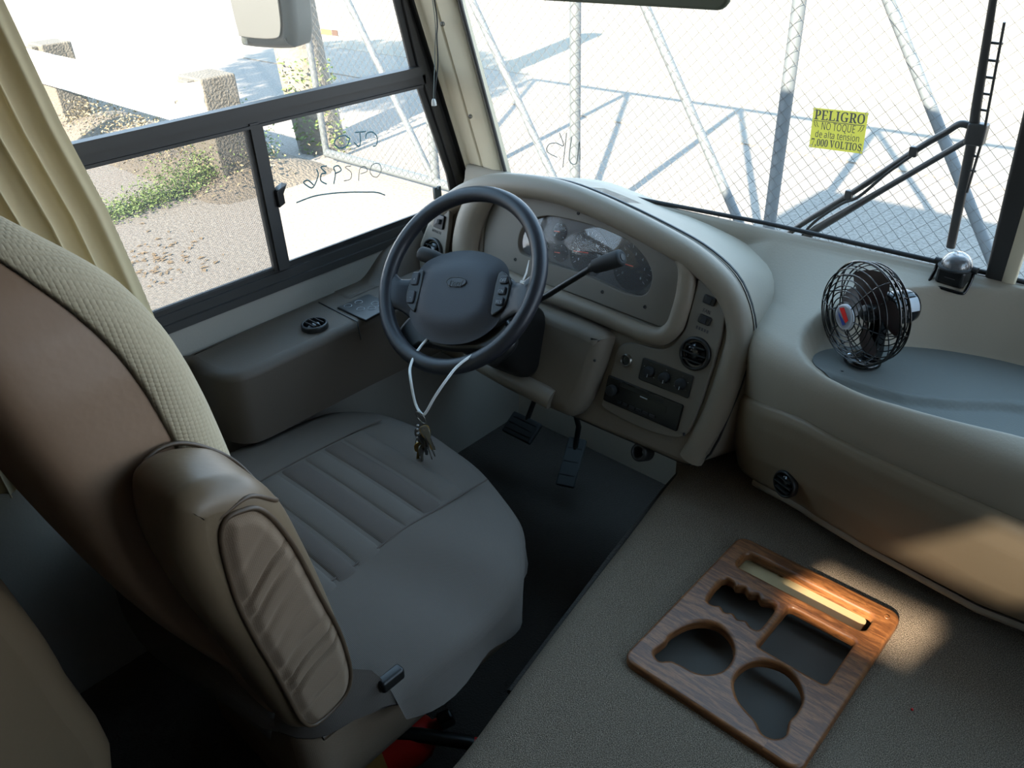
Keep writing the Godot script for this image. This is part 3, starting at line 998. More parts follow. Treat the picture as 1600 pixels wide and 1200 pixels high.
func gauges(face: Node) -> void:
	var f := -0.0235
	for q in [[-0.085, 0.060, 0.020], [-0.042, 0.105, 0.020], [-0.03, 0.060, 0.020], [0.046, 0.078, 0.052], [0.165, 0.078, 0.052]]:
		var big: bool = q[2] > 0.03
		var d := slab("dial", [circle(q[2], 36, Vector2(q[0], q[1]))], f - 0.002, f + 0.001, 0.0005, M.gloss, face)
		var m := Mb.new()
		for t in (19 if big else 5):
			var a := lerpf(-0.7, PI + 0.7, t / (18.0 if big else 4.0))
			var r0: float = q[2] * (0.80 if t % 2 else 0.74)
			var dir := Vector3(cos(a), sin(a), 0)
			m.tube(PackedVector3Array([Vector3(q[0], q[1], f + 0.0012) + dir * r0, Vector3(q[0], q[1], f + 0.0012) + dir * q[2] * 0.88]), 0.00035, 4)
		obj("scale_marks", m, M.print, d)
		if big:
			for t in 7:
				var a := lerpf(PI + 0.6, -0.6, t / 6.0)
				words(str(t * 20) if q[0] < 0.1 else str(t), 0.0048, Transform3D(Basis(), Vector3(q[0] + cos(a) * q[2] * 0.54, q[1] - 0.003 + sin(a) * q[2] * 0.56, f + 0.001)), M.print, d)
		var n := Vector3(-cos(0.15), -0.12, 0) if q[0] < 0.06 else Vector3(-1, 0.0, 0)
		m = Mb.new()
		m.tube(PackedVector3Array([Vector3(q[0], q[1], f + 0.003), Vector3(q[0], q[1], f + 0.003) + n * q[2] * 0.75]), 0.0011, 5, false, [1.0, 0.5])
		obj("needle", m, mat(Color(0.95, 0.30, 0.20), 0.5), d)

# ---------- steering wheel, column, key ring
const WC := Vector3(-1.11233, 0.83439, -1.00344)
var WB := Basis(Vector3(0.99631, 0, -0.08578), Vector3(-0.05613, 0.75614, -0.65200), Vector3(0.06486, 0.65441, 0.75335)).orthonormalized()

func steering() -> void:
	# the column first
	var c := thing("steering_column", "black steering column with shift lever and turn stalk behind the wheel", "steering column", WC, WB)
	var m := Mb.new()
	m.tube(path3(v3([0, -0.005, -0.055, 0, -0.01, -0.08, 0, -0.015, -0.14, 0, -0.02, -0.22, 0, -0.02, -0.34])), 0.062, 20, false, [])
	obj("column_shroud", m, M.black, c)
	slab("lower_shroud", [rrect(0.15, 0.16, 0.04, 6, Vector2(0.01, -0.05))], -0.30, -0.12, 0.03, M.black, c, Transform3D(), true)
	var inv := Transform3D(WB, WC).affine_inverse()
	var a: Vector3 = inv * PL(0.030, -0.026, 0.10)
	var b: Vector3 = inv * PL(0.150, 0.076, 0.10)
	var k: Vector3 = inv * PL(0.212, 0.111, 0.10)
	var lv := rod("shift_lever", path3(PackedVector3Array([Vector3(0.04, -0.01, -0.16), a, a.lerp(b, 0.5), b, b.lerp(k, 0.25)])), 0.0065, M.black, c)
	m = Mb.new()
	var dir := (k - b).normalized()
	m.tube(PackedVector3Array([b - dir * 0.008, b, b + dir * 0.004, b + dir * 0.03, k - dir * 0.006, k - dir * 0.002, k]), 0.0150, 16, false, [0.55, 0.7, 0.95, 1.1, 1.15, 1.05, 0.8])
	var kn := obj("lever_knob", m, M.rubber, lv)
	m = Mb.new()
	m.tube(PackedVector3Array([k, k + dir * 0.0015]), 0.007, 14)
	obj("knob_button", m, M.faint, lv)
	m = Mb.new()
	m.tube(path3(PackedVector3Array([Vector3(-0.05, 0.02, -0.10), Vector3(-0.10, 0.036, -0.07), Vector3(-0.135, 0.038, -0.06), Vector3(-0.176, 0.040, -0.06)])), 0.015, 14, false, [0.55, 0.6, 0.6, 0.7, 0.7, 0.8, 0.9, 0.95, 1, 1, 1, 1.05, 1.1, 1.1, 1.1, 1.1, 1.1, 1.1, 0.95], 0.8, Vector3(0, 0, 1))
	obj("turn_stalk", m, M.rubber, c)
	# the wheel, turned a little to the left
	var w := thing("steering_wheel", "dark blue-grey four-spoke steering wheel with airbag hub and oval badge", "steering wheel", WC, WB)
	var rim := PackedVector3Array()
	for i in 72:
		rim.append(Vector3(cos(TAU * i / 72.0), sin(TAU * i / 72.0), 0) * 0.1835)
	m = Mb.new()
	m.tube(rim, 0.0165, 14, true, [], 0.94, Vector3(0, 0, 1))
	obj("rim", m, M.wheel, w)
	var t := Transform3D(Basis(Vector3(0, 0, 1), 0.22), Vector3(0.0, -0.012, 0))
	# side spokes: broad webs that carry the buttons
	for s in [-1, 1]:
		m = Mb.new()
		m.grid(func(u, v):
			var x: float = lerpf(0.07, 0.176, u)
			var hi := lerps([0.07, 0.036, 0.10, 0.030, 0.13, 0.012, 0.15, 0.008, 0.176, 0.030], x)
			var lo := lerps([0.07, -0.085, 0.10, -0.080, 0.13, -0.062, 0.15, -0.055, 0.176, -0.072], x)
			var ang: float = v * TAU
			var cx := (hi + lo) / 2.0 + (hi - lo) / 2.0 * signf(cos(ang)) * pow(absf(cos(ang)), 0.55)
			return t * Vector3(x * s, cx, lerpf(-0.022, -0.004, smoothstep(0.09, 0.17, x)) + 0.010 * signf(sin(ang) * s) * pow(absf(sin(ang)), 0.8)), 14, 24, false, true)
		var sp := obj("spoke", m, M.wheel, w)
		var bo := loop2(v2([0.092 * s, 0.026, 0.116 * s, 0.020, 0.126 * s, -0.006, 0.123 * s, -0.038, 0.106 * s, -0.056, 0.092 * s, -0.054]), 3)
		var bm := slab("button_pod", [bo], -0.018, -0.002, 0.003, M.black, sp, t)
		for q in ([0.010, -0.030] if s < 0 else [0.012, -0.010, -0.032]):
			slab("cruise_button", [rrect(0.018, 0.017 if s > 0 else 0.028, 0.004, 4, Vector2(0.1095 * s, q))], -0.004, 0.002, 0.002, M.wheel, sp, t)
		if s < 0:
			words("+", 0.007, t * Transform3D(Basis(), Vector3(-0.1095, 0.008, 0.0022)), M.print, sp)
			words("-", 0.007, t * Transform3D(Basis(), Vector3(-0.1095, -0.031, 0.0022)), M.print, sp)
		else:
			for q in [["OFF", 0.010], ["ON", -0.012], ["RES", -0.034]]:
				words(q[0], 0.006, t * Transform3D(Basis(), Vector3(0.1095, q[1], 0.0022)), M.print, sp)
	# airbag cover
	m = Mb.new()
	var ho := loop2(v2([-0.098, 0.012, -0.088, 0.034, -0.060, 0.048, -0.022, 0.057, 0.022, 0.057, 0.060, 0.048, 0.088, 0.034, 0.098, 0.012, 0.100, -0.03, 0.090, -0.068, 0.052, -0.096, 0.0, -0.105, -0.052, -0.096, -0.090, -0.068, -0.100, -0.03]), 5)
	m.prism([ho], -0.05, -0.010, 0.018, t, false, 5)
	m.cap([m.inset(ho, 0.018)], -0.010, t, false, 0.012, func(q, e): return 0.012 * smoothstep(0.0, 0.05, e))
	var hub := obj("airbag_cover", m, M.hub, w)
	m = Mb.new()
	var oval := PackedVector2Array()
	for i in 40:
		oval.append(Vector2(cos(TAU * i / 40), 0.42 * sin(TAU * i / 40)) * 0.0245 + Vector2(0, 0.004))
	var em := slab("badge", [oval], -0.008, 0.0042, 0.0015, M.wheel, hub, t)
	var rimo := PackedVector3Array()
	for q in oval:
		rimo.append(t * Vector3(q.x * 0.97, 0.004 + (q.y - 0.004) * 0.97, 0.0042))
	rod("badge_rim", rimo, 0.0009, M.faint, em, 6, true)
	words("Ford", 0.0125, t * Transform3D(Basis(Vector3(1, 0, 0), Vector3(0.28, 1, 0), Vector3(0, 0, 1)), Vector3(0.0, -0.0005, 0.0046)), M.faint, em, "Droid Serif", false, 0.032)
	# lower yoke
	m = Mb.new()
	m.prism([loop2(v2([-0.095, -0.045, -0.06, -0.085, 0.0, -0.112, 0.06, -0.085, 0.095, -0.045, 0.14, -0.085, 0.142, -0.118, 0.10, -0.155, 0.08, -0.128, 0.0, -0.132, -0.08, -0.128, -0.10, -0.155, -0.142, -0.118, -0.14, -0.085]))], -0.045, -0.022, 0.01, t, true)
	obj("lower_spoke", m, M.black, w)
	slab("wheel_boss", [circle(0.06, 28)], -0.075, -0.03, 0.01, M.black, w, t)
	# white cable tie on the right spoke
	var z := thing("cable_tie", "short white cable tie standing up from the right wheel spoke", "cable tie", WC, WB)
	rod("tie_tail", PackedVector3Array([Vector3(0.158, 0.030, 0.016), Vector3(0.160, 0.045, 0.018), Vector3(0.157, 0.069, 0.021)]), 0.0018, M.white, z, 6, false, [1.0, 1.0, 0.4])
	boxo("tie_head", Vector3(0.157, 0.026, 0.014), Vector3(0.008, 0.006, 0.006), 0.001, M.white, z)
	# keys on a white cord loop
	var ky := thing("key_ring", "bunch of keys hanging on a white cord loop from the steering wheel", "keys")
	rod("cord", path3(v3([-1.120, 0.735, -0.99, -1.140, 0.722, -0.942, -1.132, 0.711, -0.895, -1.113, 0.698, -0.856, -1.088, 0.687, -0.833, -1.074, 0.643, -0.826, -1.050, 0.632, -0.818, -1.036, 0.636, -0.818, -1.015, 0.677, -0.829, -1.003, 0.709, -0.852, -1.001, 0.728, -0.885, -0.991, 0.742, -0.935, -0.972, 0.752, -0.986])), 0.0028, M.white, ky)
	var ring := PackedVector3Array()
	for i in 28:
		ring.append(Vector3(-1.050, 0.620, -0.818) + Vector3(cos(TAU * i / 28.0) * 0.014, sin(TAU * i / 28.0) * 0.015, sin(TAU * i / 28.0) * 0.004))
	rod("split_ring", ring, 0.0014, M.steel, ky, 6, true)
	var key := Mb.new()
	key.prism([loop2(v2([-0.010, 0.0, -0.009, -0.014, -0.004, -0.020, 0.004, -0.020, 0.009, -0.014, 0.010, 0.0, 0.005, 0.006, -0.005, 0.006]), 3), circle(0.0028, 10, Vector2(0, 0.0))], -0.001, 0.001, 0.0004, Transform3D(), true, 2)
	key.prism([v2([-0.0035, -0.018, 0.0035, -0.018, 0.0035, -0.026, 0.0022, -0.029, 0.0036, -0.032, 0.002, -0.035, 0.0034, -0.039, 0.0012, -0.047, -0.0035, -0.045])], -0.0009, 0.0009, 0.0, Transform3D())
	var km := key.mesh()
	var specs := [[-0.35, 0.3, 0.030], [0.45, 1.0, 0.012], [0.60, 0.4, 0.010], [0.1, 1.3, 0.034], [-0.1, 0.2, 0.050], [-0.25, 1.0, 0.058], [0.3, -0.4, 0.040], [0.52, -0.7, 0.028], [-0.05, 1.8, 0.062]]
	for i in specs.size():
		var o := obj("key", km, [M.steel, M.brass, M.steel, M.frame][i % 4], ky)
		o.transform = Transform3D(Basis(Vector3(0, 0, 1), specs[i][0]) * Basis(Vector3(0, 1, 0), specs[i][1]), Vector3(-1.052 + specs[i][0] * 0.025, 0.612 - specs[i][2], -0.818 + 0.003 * (i % 3)))
	var chain := PackedVector3Array([Vector3(-1.052, 0.606, -0.816), Vector3(-1.054, 0.585, -0.815), Vector3(-1.058, 0.56, -0.815)])
	for i in 5:
		m = Mb.new()
		m.lathe(v2([0.0001, 0.003, 0.0025, 0.0018, 0.0032, 0.0, 0.0025, -0.0018, 0.0001, -0.003]), 10)
		obj("chain_link", m, M.chrome, ky).position = Vector3(-1.054 - 0.002 * i, 0.604 - 0.011 * i, -0.811)

func PL(u: float, w: float, d: float) -> Vector3:        # instrument panel axes to the world
	return Vector3(-1.06, 0.75, -1.25421) + Vector3(u, 0, 0) + Vector3(0, 0.95358, -0.30113) * w + Vector3(0, 0.30113, 0.95358) * d

# ---------- left arm console, engine cover and its tray
func side_console() -> void:
	var c := thing("side_console", "dark armrest console along the wall below the driver's window", "console")
	var m := Mb.new()
	var xf := Transform3D(YUP, Vector3.ZERO)
	m.prism([loop2(v2([-1.552, 0.60, -1.52, 0.590, -1.44, 0.592, -1.39, 0.615, -1.375, 0.66, -1.375, 0.80, -1.375, 0.93, -1.372, 1.00, -1.368, 1.20, -1.40, 1.30, -1.552, 1.30]))], 0.512, 0.683, 0.020, xf)
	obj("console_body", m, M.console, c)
	m = Mb.new()
	m.grid(func(u, v):
		var zz := lerpf(-0.62, -1.3, u)
		return Vector3(-1.376, 0.513, zz).lerp(Vector3(-1.50, 0.43, zz), v), 8, 2)
	obj("console_underside", m, M.console, c)
	m = Mb.new()
	m.grid(func(u, v):
		var zz := lerpf(-0.99, -1.26, u)
		var h := smoothstep(-1.06, -1.17, zz) * 0.06 + smoothstep(-1.16, -1.26, zz) * 0.04
		return Vector3(lerpf(-1.552, -1.49, v), 0.684 + h * (1.0 - v * v), zz), 20, 6)
	obj("rising_end", m, M.console, c)
	m = Mb.new()
	m.tube(PackedVector3Array([Vector3(-1.53, 0.684, -0.93), Vector3(-1.377, 0.684, -0.925), Vector3(-1.373, 0.64, -0.925)]), 0.0015, 6)
	obj("panel_joint", m, M.black, c)
	round_vent(c, Transform3D(Basis(Vector3(1, 0, 0), Vector3(0, 0, -1), Vector3(0, 1, 0)), Vector3(-1.430, 0.690, -0.848)), 0.030)
	var b := slab("button_panel", [PackedVector2Array([Vector2(-1.468, 0.938), Vector2(-1.362, 0.938), Vector2(-1.374, 1.03), Vector2(-1.468, 1.03)])], 0.682, 0.688, 0.002, M.black, c, xf)
	for q in [[-1.452, 0.957], [-1.448, 0.985], [-1.415, 0.965], [-1.398, 0.984], [-1.412, 1.005], [-1.389, 1.008]]:
		var ring := PackedVector3Array()
		for i in 20:
			ring.append(Vector3(q[0] + 0.009 * cos(TAU * i / 20), 0.6885, -q[1] + 0.009 * sin(TAU * i / 20)))
		rod("button_ring", ring, 0.0006, M.print, b, 4, true)

func engine_cover() -> void:
	var xf := Transform3D(YUP, Vector3.ZERO)
	var m := Mb.new()
	m.flat_holes = true
	m.grain_step = 0.02
	m.prism([loop2(v2([-0.725, 1.42, -0.725, 1.25, -0.685, 1.0, -0.645, 0.75, -0.60, 0.50, -0.57, 0.36, -0.45, 0.30, -0.05, 0.30, 0.10, 0.36, 0.16, 0.60, 0.18, 1.0, 0.18, 1.42])), rrect(0.288, 0.366, 0.015, 5, Vector2(-0.346, 0.930))], 0.0, 0.416, 0.05, xf, false, 6)
	var ec := thing("engine_cover", "brown-grey carpeted engine cover between the seats under the wooden tray", "engine cover")
	obj("carpet_top", m, M.carpet, ec)
	m = Mb.new()
	m.tube(path3(v3([-0.735, 0.365, -1.33, -0.722, 0.372, -1.22, -0.69, 0.372, -1.0, -0.655, 0.372, -0.8, -0.62, 0.372, -0.6])), 0.007, 8)
	obj("edge_binding", m, M.mat_dark, ec, "dark edge binding")
	# oak tray
	var t := thing("console_tray", "oak tray with two cup holders and coin slots on the engine cover", "tray")
	var outer := rrect(0.306, 0.384, 0.022, 6, Vector2(-0.346, 0.930))
	var holes := [
		rrect(0.238, 0.046, 0.012, 6, Vector2(-0.346, 1.066)),
		rrect(0.116, 0.114, 0.008, 4, Vector2(-0.288, 0.960)),
		loop2(v2([-0.461, 0.942, -0.465, 0.998, -0.447, 1.004, -0.438, 0.998, -0.425, 1.006, -0.412, 0.998, -0.400, 1.006, -0.388, 0.998, -0.374, 1.005, -0.362, 0.998, -0.360, 0.940, -0.372, 0.932, -0.386, 0.940, -0.398, 0.933, -0.411, 0.940, -0.423, 0.933, -0.436, 0.940, -0.448, 0.933]), 3),
		loop2(v2([-0.467, 0.785, -0.464, 0.815, -0.466, 0.832, -0.456, 0.869, -0.436, 0.892, -0.412, 0.899, -0.384, 0.888, -0.366, 0.862, -0.362, 0.831, -0.373, 0.807, -0.393, 0.793, -0.418, 0.790, -0.436, 0.786, -0.450, 0.774]), 3),
		loop2(v2([-0.338, 0.815, -0.344, 0.841, -0.337, 0.870, -0.318, 0.887, -0.291, 0.893, -0.265, 0.883, -0.246, 0.860, -0.241, 0.830, -0.243, 0.808, -0.236, 0.785, -0.245, 0.768, -0.262, 0.764, -0.279, 0.776, -0.296, 0.782, -0.318, 0.792]), 3)]
	slab("oak_frame", [outer] + holes, 0.412, 0.430, 0.006, M.wood, t, xf)
	slab("tray_base", [rrect(0.286, 0.364, 0.014, 4, Vector2(-0.346, 0.930))], 0.376, 0.386, 0.0, M.well, t, xf)
	slab("slot_floor", [rrect(0.235, 0.050, 0.01, 4, Vector2(-0.356, 1.072))], 0.386, 0.406, 0.001, M.tray_floor, t, xf)
	m = Mb.new()
	m.lathe(v2([0.0001, 0.0005, 0.003, 0.0, 0.0042, 0.001, 0.0048, -0.001]), 12)
	obj("screw_plug", m, M.wood, t).position = Vector3(-0.212, 0.4305, -1.098)
	m = Mb.new()
	m.lathe(v2([0.0001, 0.0025, 0.0015, 0.002, 0.0022, 0.0, 0.0001, -0.002]), 10)
	var bead := obj("red_bead", m, M.red)
	bead.position = Vector3(-0.116, 0.418, -0.955)
	tag(bead, "tiny red bead lying on the carpet right of the wooden tray", "bead")

# ---------- driver's seat
func seat_h(x: float, zz: float) -> float:
	var q := Vector2((x + 1.08) / 0.36, (zz + 0.58) / 0.34)
	var y := 0.525 - 0.020 * q.length_squared()
	if x > -0.98 and zz < -0.40:    # loose folds of the cover on the near side
		var f := smoothstep(-0.98, -0.85, x)
		y += f * 0.010 * sin(22.0 * (zz + 0.55 * x) + 2.0) * exp(-pow((zz + 0.62) / 0.12, 2.0))
	return y

func seat_outline() -> PackedVector2Array:
	return loop2(v2([-1.442, -0.589, -1.436, -0.63, -1.430, -0.69, -1.424, -0.763, -1.408, -0.829, -1.364, -0.877, -1.287, -0.913, -1.185, -0.925, -1.079, -0.918, -0.971, -0.895, -0.871, -0.863, -0.785, -0.82, -0.722, -0.745, -0.695, -0.65, -0.690, -0.5, -0.70, -0.38, -0.78, -0.28, -1.07, -0.24, -1.36, -0.28, -1.44, -0.4]), 6)

func driver_seat() -> void:
	var s := thing("driver_seat", "beige captain's chair with a grey seat cover behind the steering wheel", "seat")
	var out := seat_outline()
	var n := out.size()
	var cen := Vector2(-1.08, -0.58)
	var m := Mb.new()
	m.grid(func(u, v):
		var k := int(round(u * n)) % n
		var o: Vector2 = out[k]
		if v <= 0.6:
			var r: float = v / 0.6
			var q := cen.lerp(o, r * 0.955)
			return Vector3(q.x, seat_h(q.x, q.y) - 0.020 * pow(r, 9.0), q.y)
		var t: float = (v - 0.6) / 0.4
		var d := (o - cen).normalized()
		var low := 0.40
		if o.x > -0.80:
			low = lerps([-0.76, 0.355, -0.68, 0.365, -0.62, 0.395, -0.55, 0.405, -0.47, 0.415, -0.425, 0.425, -0.415, 0.545, -0.36, 0.59, -0.30, 0.5], o.y)
		elif o.y < -0.8:
			low = lerps([-1.4, 0.40, -0.9, 0.40, -0.80, 0.36], o.x)
		var wave := 0.010 * sin(k * 0.62) * t + 0.014 * sin(k * 0.23 + 1.0) * t
		var ang := minf(t * 4.0, 1.0) * PI / 2
		var q := o * 1.0 - d * 0.030 * (1.0 - sin(ang)) + d * (wave + 0.004)
		var qt := cen.lerp(o, 0.955)
		var y0: float = seat_h(qt.x, qt.y) - 0.020
		return Vector3(q.x, lerpf(y0 - 0.022 * (1.0 - cos(ang)), low, maxf(0.0, t - 0.12) / 0.88), q.y), n, 50, true)
	obj("seat_cover", m, M.seat, s, "grey ribbed loose seat cover")
	# the pleats of the centre panel, each a padded strip
	var zs := [-0.805, -0.747, -0.698, -0.650, -0.593, -0.535, -0.490, -0.440]
	for k in zs.size() - 1:
		m = Mb.new()
		m.grid(func(u, v):
			var x := lerpf(-1.246, -0.925 + 0.02 * k / 4.0, u)
			var zz := lerpf(zs[k] + 0.0012, zs[k + 1] - 0.0012, v)
			var e := minf(minf(u, 1.0 - u) * 24.0, 1.0)
			return Vector3(x, seat_h(x, zz) - 0.002 + 0.0075 * sqrt(maxf(0.0, sin(PI * v))) * sqrt(e), zz), 24, 10, false, false)
		obj("pleat", m, M.seatdark if k % 2 else M.seat, s)
	for q in [[-1.247, -0.86, -0.44], [-0.918, -0.86, -0.44]]:
		m = Mb.new()
		var pts := PackedVector3Array()
		for i in 12:
			var zz := lerpf(q[1], q[2], i / 11.0)
			pts.append(Vector3(q[0], seat_h(q[0], zz) + 0.0005, zz))
		m.tube(pts, 0.002, 6)
		obj("seam", m, M.seatdark, s)
	# upholstered base under the cover, pedestal
	m = Mb.new()
	m.box(Vector3(-1.07, 0.375, -0.52), Vector3(0.67, 0.19, 0.46), 0.04)
	obj("cushion_base", m, M.panel, s)
	m = Mb.new()
	m.tube(PackedVector3Array([Vector3(-0.732, 0.44, -0.60), Vector3(-0.732, 0.445, -0.5), Vector3(-0.732, 0.45, -0.32)]), 0.005, 6)
	obj("piping", m, M.pipe, s)
	m = Mb.new()
	m.box(Vector3(-1.125, 0.14, -0.55), Vector3(0.27, 0.28, 0.42), 0.02)
	obj("pedestal", m, M.cabin, s)
	boxo("belt_buckle", Vector3(-0.688, 0.520, -0.424), Vector3(0.018, 0.022, 0.042), 0.005, M.black, s, Transform3D())
	# backrest: shell in vinyl, knitted cover on its front
	var zk := [0.40, -0.31, 0.6, -0.297, 0.8, -0.285, 0.93, -0.273, 1.02, -0.262, 1.08, -0.25, 1.13, -0.235, 1.20, -0.195, 1.25, -0.16, 1.28, -0.14]
	var bk := [0.40, -0.30, 0.567, -0.262, 0.72, -0.195, 0.82, -0.167, 0.96, -0.141, 1.07, -0.117, 1.2, -0.10, 1.28, -0.10]
	var hk := [0.40, 0.275, 0.6, 0.285, 1.0, 0.285, 1.08, 0.28, 1.14, 0.268, 1.19, 0.245, 1.23, 0.21, 1.26, 0.15, 1.275, 0.08, 1.28, 0.02]
	var ring := func(y: float, front: bool) -> PackedVector2Array:
		var h := lerps(hk, y)
		var sm := smoothstep(1.15, 1.28, y)
		var z1 := (lerps(zk, y - 0.03) + lerps(zk, y) + lerps(zk, y + 0.03)) / 3.0
		var z2 := (lerps(bk, y - 0.03) + lerps(bk, y) + lerps(bk, y + 0.03)) / 3.0
		z2 = lerpf(z2, (z1 + z2) / 2.0, sm * sm)
		var o := PackedVector2Array()
		if front:
			for q in [[1.0, 0.0], [1.01, -0.018], [0.985, -0.040], [0.93, -0.058], [0.84, -0.066], [0.70, -0.058], [0.4, -0.045], [0.0, -0.042]]:
				o.append(Vector2(q[0] * h, z1 + q[1] * (1.0 - 0.4 * sm)))
		else:
			for q in [[0.0, 1.12], [0.5, 1.10], [0.8, 1.04], [0.93, 0.95], [0.985, 0.82], [1.0, 0.6], [1.0, 0.3], [0.995, 0.0]]:
				o.append(Vector2(q[0] * h, lerpf(z1, z2, q[1])))
		return o
	for front in [false, true]:
		m = Mb.new()
		m.grid(func(u, v):
			var y: float = lerpf(0.44, 1.28, 1.0 - pow(1.0 - u, 1.35))
			var o: PackedVector2Array = ring.call(y, front)
			var a: float = v * 28.0
			if not front:
				a = 28.0 - a
			var side := 1.0
			var i := a
			if a > 14.0:
				side = -1.0
				i = 28.0 - a
			var f := i / 2.0
			if front:
				f = 7.0 - f
			else:
				f = f
			var lo := clampi(int(f), 0, 6)
			var q: Vector2 = cat(o[maxi(lo - 1, 0)], o[lo], o[lo + 1], o[mini(lo + 2, 7)], f - lo)
			var ss := side
			return Vector3(-1.08 + q.x * ss, y, q.y), 70, 28) if front else back_grid(m, ring)
		obj("knit_cover" if front else "back_shell", m, M.cover if front else M.vinyl, s, "cream knitted cover on the front of the backrest" if front else "")
	armrest(s)

func back_grid(m: Mb, ring: Callable) -> void:
	m.grid(func(u, v):
		var y: float = lerpf(0.44, 1.28, 1.0 - pow(1.0 - u, 1.35))
		var o: PackedVector2Array = ring.call(y, false)
		var a: float = v * 28.0 - 14.0
		var f := absf(a) / 2.0
		# the shell runs from one seam round the back to the other
		var lo := clampi(int(f), 0, 6)
		var q: Vector2 = cat(o[maxi(lo - 1, 0)], o[lo], o[lo + 1], o[mini(lo + 2, 7)], f - lo)
		return Vector3(-1.08 - q.x * signf(a), y, q.y), 70, 28)

func armrest(s: Node) -> void:
	# folded up beside the backrest
	var xf := Transform3D(XOUT, Vector3.ZERO)
	var m := Mb.new()
	m.prism([loop2(v2([0.205, 0.975, 0.222, 0.992, 0.25, 0.993, 0.285, 0.978, 0.308, 0.955, 0.326, 0.915, 0.338, 0.86, 0.350, 0.79, 0.362, 0.70, 0.367, 0.635, 0.360, 0.585, 0.335, 0.560, 0.295, 0.553, 0.262, 0.575, 0.245, 0.65, 0.225, 0.75, 0.207, 0.83, 0.197, 0.92]))], -0.795, -0.672, 0.030, xf, true, 6)
	var a := obj("armrest", m, M.armvinyl, s)
	var o := loop2(v2([0.252, 0.951, 0.272, 0.950, 0.288, 0.942, 0.301, 0.92, 0.312, 0.888, 0.322, 0.848, 0.336, 0.771, 0.350, 0.70, 0.355, 0.634, 0.350, 0.597, 0.331, 0.577, 0.288, 0.572, 0.272, 0.60, 0.264, 0.655, 0.255, 0.718, 0.246, 0.773, 0.239, 0.831, 0.238, 0.88, 0.241, 0.93]), 3)
	m = Mb.new()
	m.cap([o], -0.672, xf, false, 0.0026, func(q, e):
		var w: float = q.y - 0.16 * (q.x - 0.29) * 4.0
		var h := 0.0
		for f in [[0.865, 0.006, 1.0], [0.835, 0.008, 0.8], [0.80, 0.010, 0.5], [0.715, 0.012, 0.7], [0.690, 0.005, 1.2], [0.663, 0.006, 1.2], [0.61, 0.010, 0.5], [0.905, 0.012, 0.3], [0.76, 0.012, 0.35]]:
			h -= 0.0075 * f[2] * exp(-pow((w - f[0] + 0.006 * sin(q.x * 60.0)) / (f[1] * 0.7), 2.0))
		return (0.008 + h) * smoothstep(0.0, 0.016, e) + 0.0003)
	obj("gathered_panel", m, M.panel, a, "gathered beige fabric side panel")
	var pts := PackedVector3Array()
	for q in o:
		pts.append(xf * Vector3(q.x, q.y, -0.671))
	rod("piping", pts, 0.0032, M.pipe, a, 8, true)
	# stitched cap on the rounded end
	var capo := path3(PackedVector3Array([xf * Vector3(0.222, 0.945, -0.680), xf * Vector3(0.25, 0.955, -0.674), xf * Vector3(0.285, 0.958, -0.676), xf * Vector3(0.318, 0.925, -0.688), xf * Vector3(0.330, 0.905, -0.735), xf * Vector3(0.318, 0.940, -0.782), xf * Vector3(0.27, 0.984, -0.79), xf * Vector3(0.225, 0.985, -0.78), xf * Vector3(0.206, 0.958, -0.735), xf * Vector3(0.222, 0.945, -0.680)]))
	rod("cap_seam", capo, 0.0028, M.pipe, a, 6)

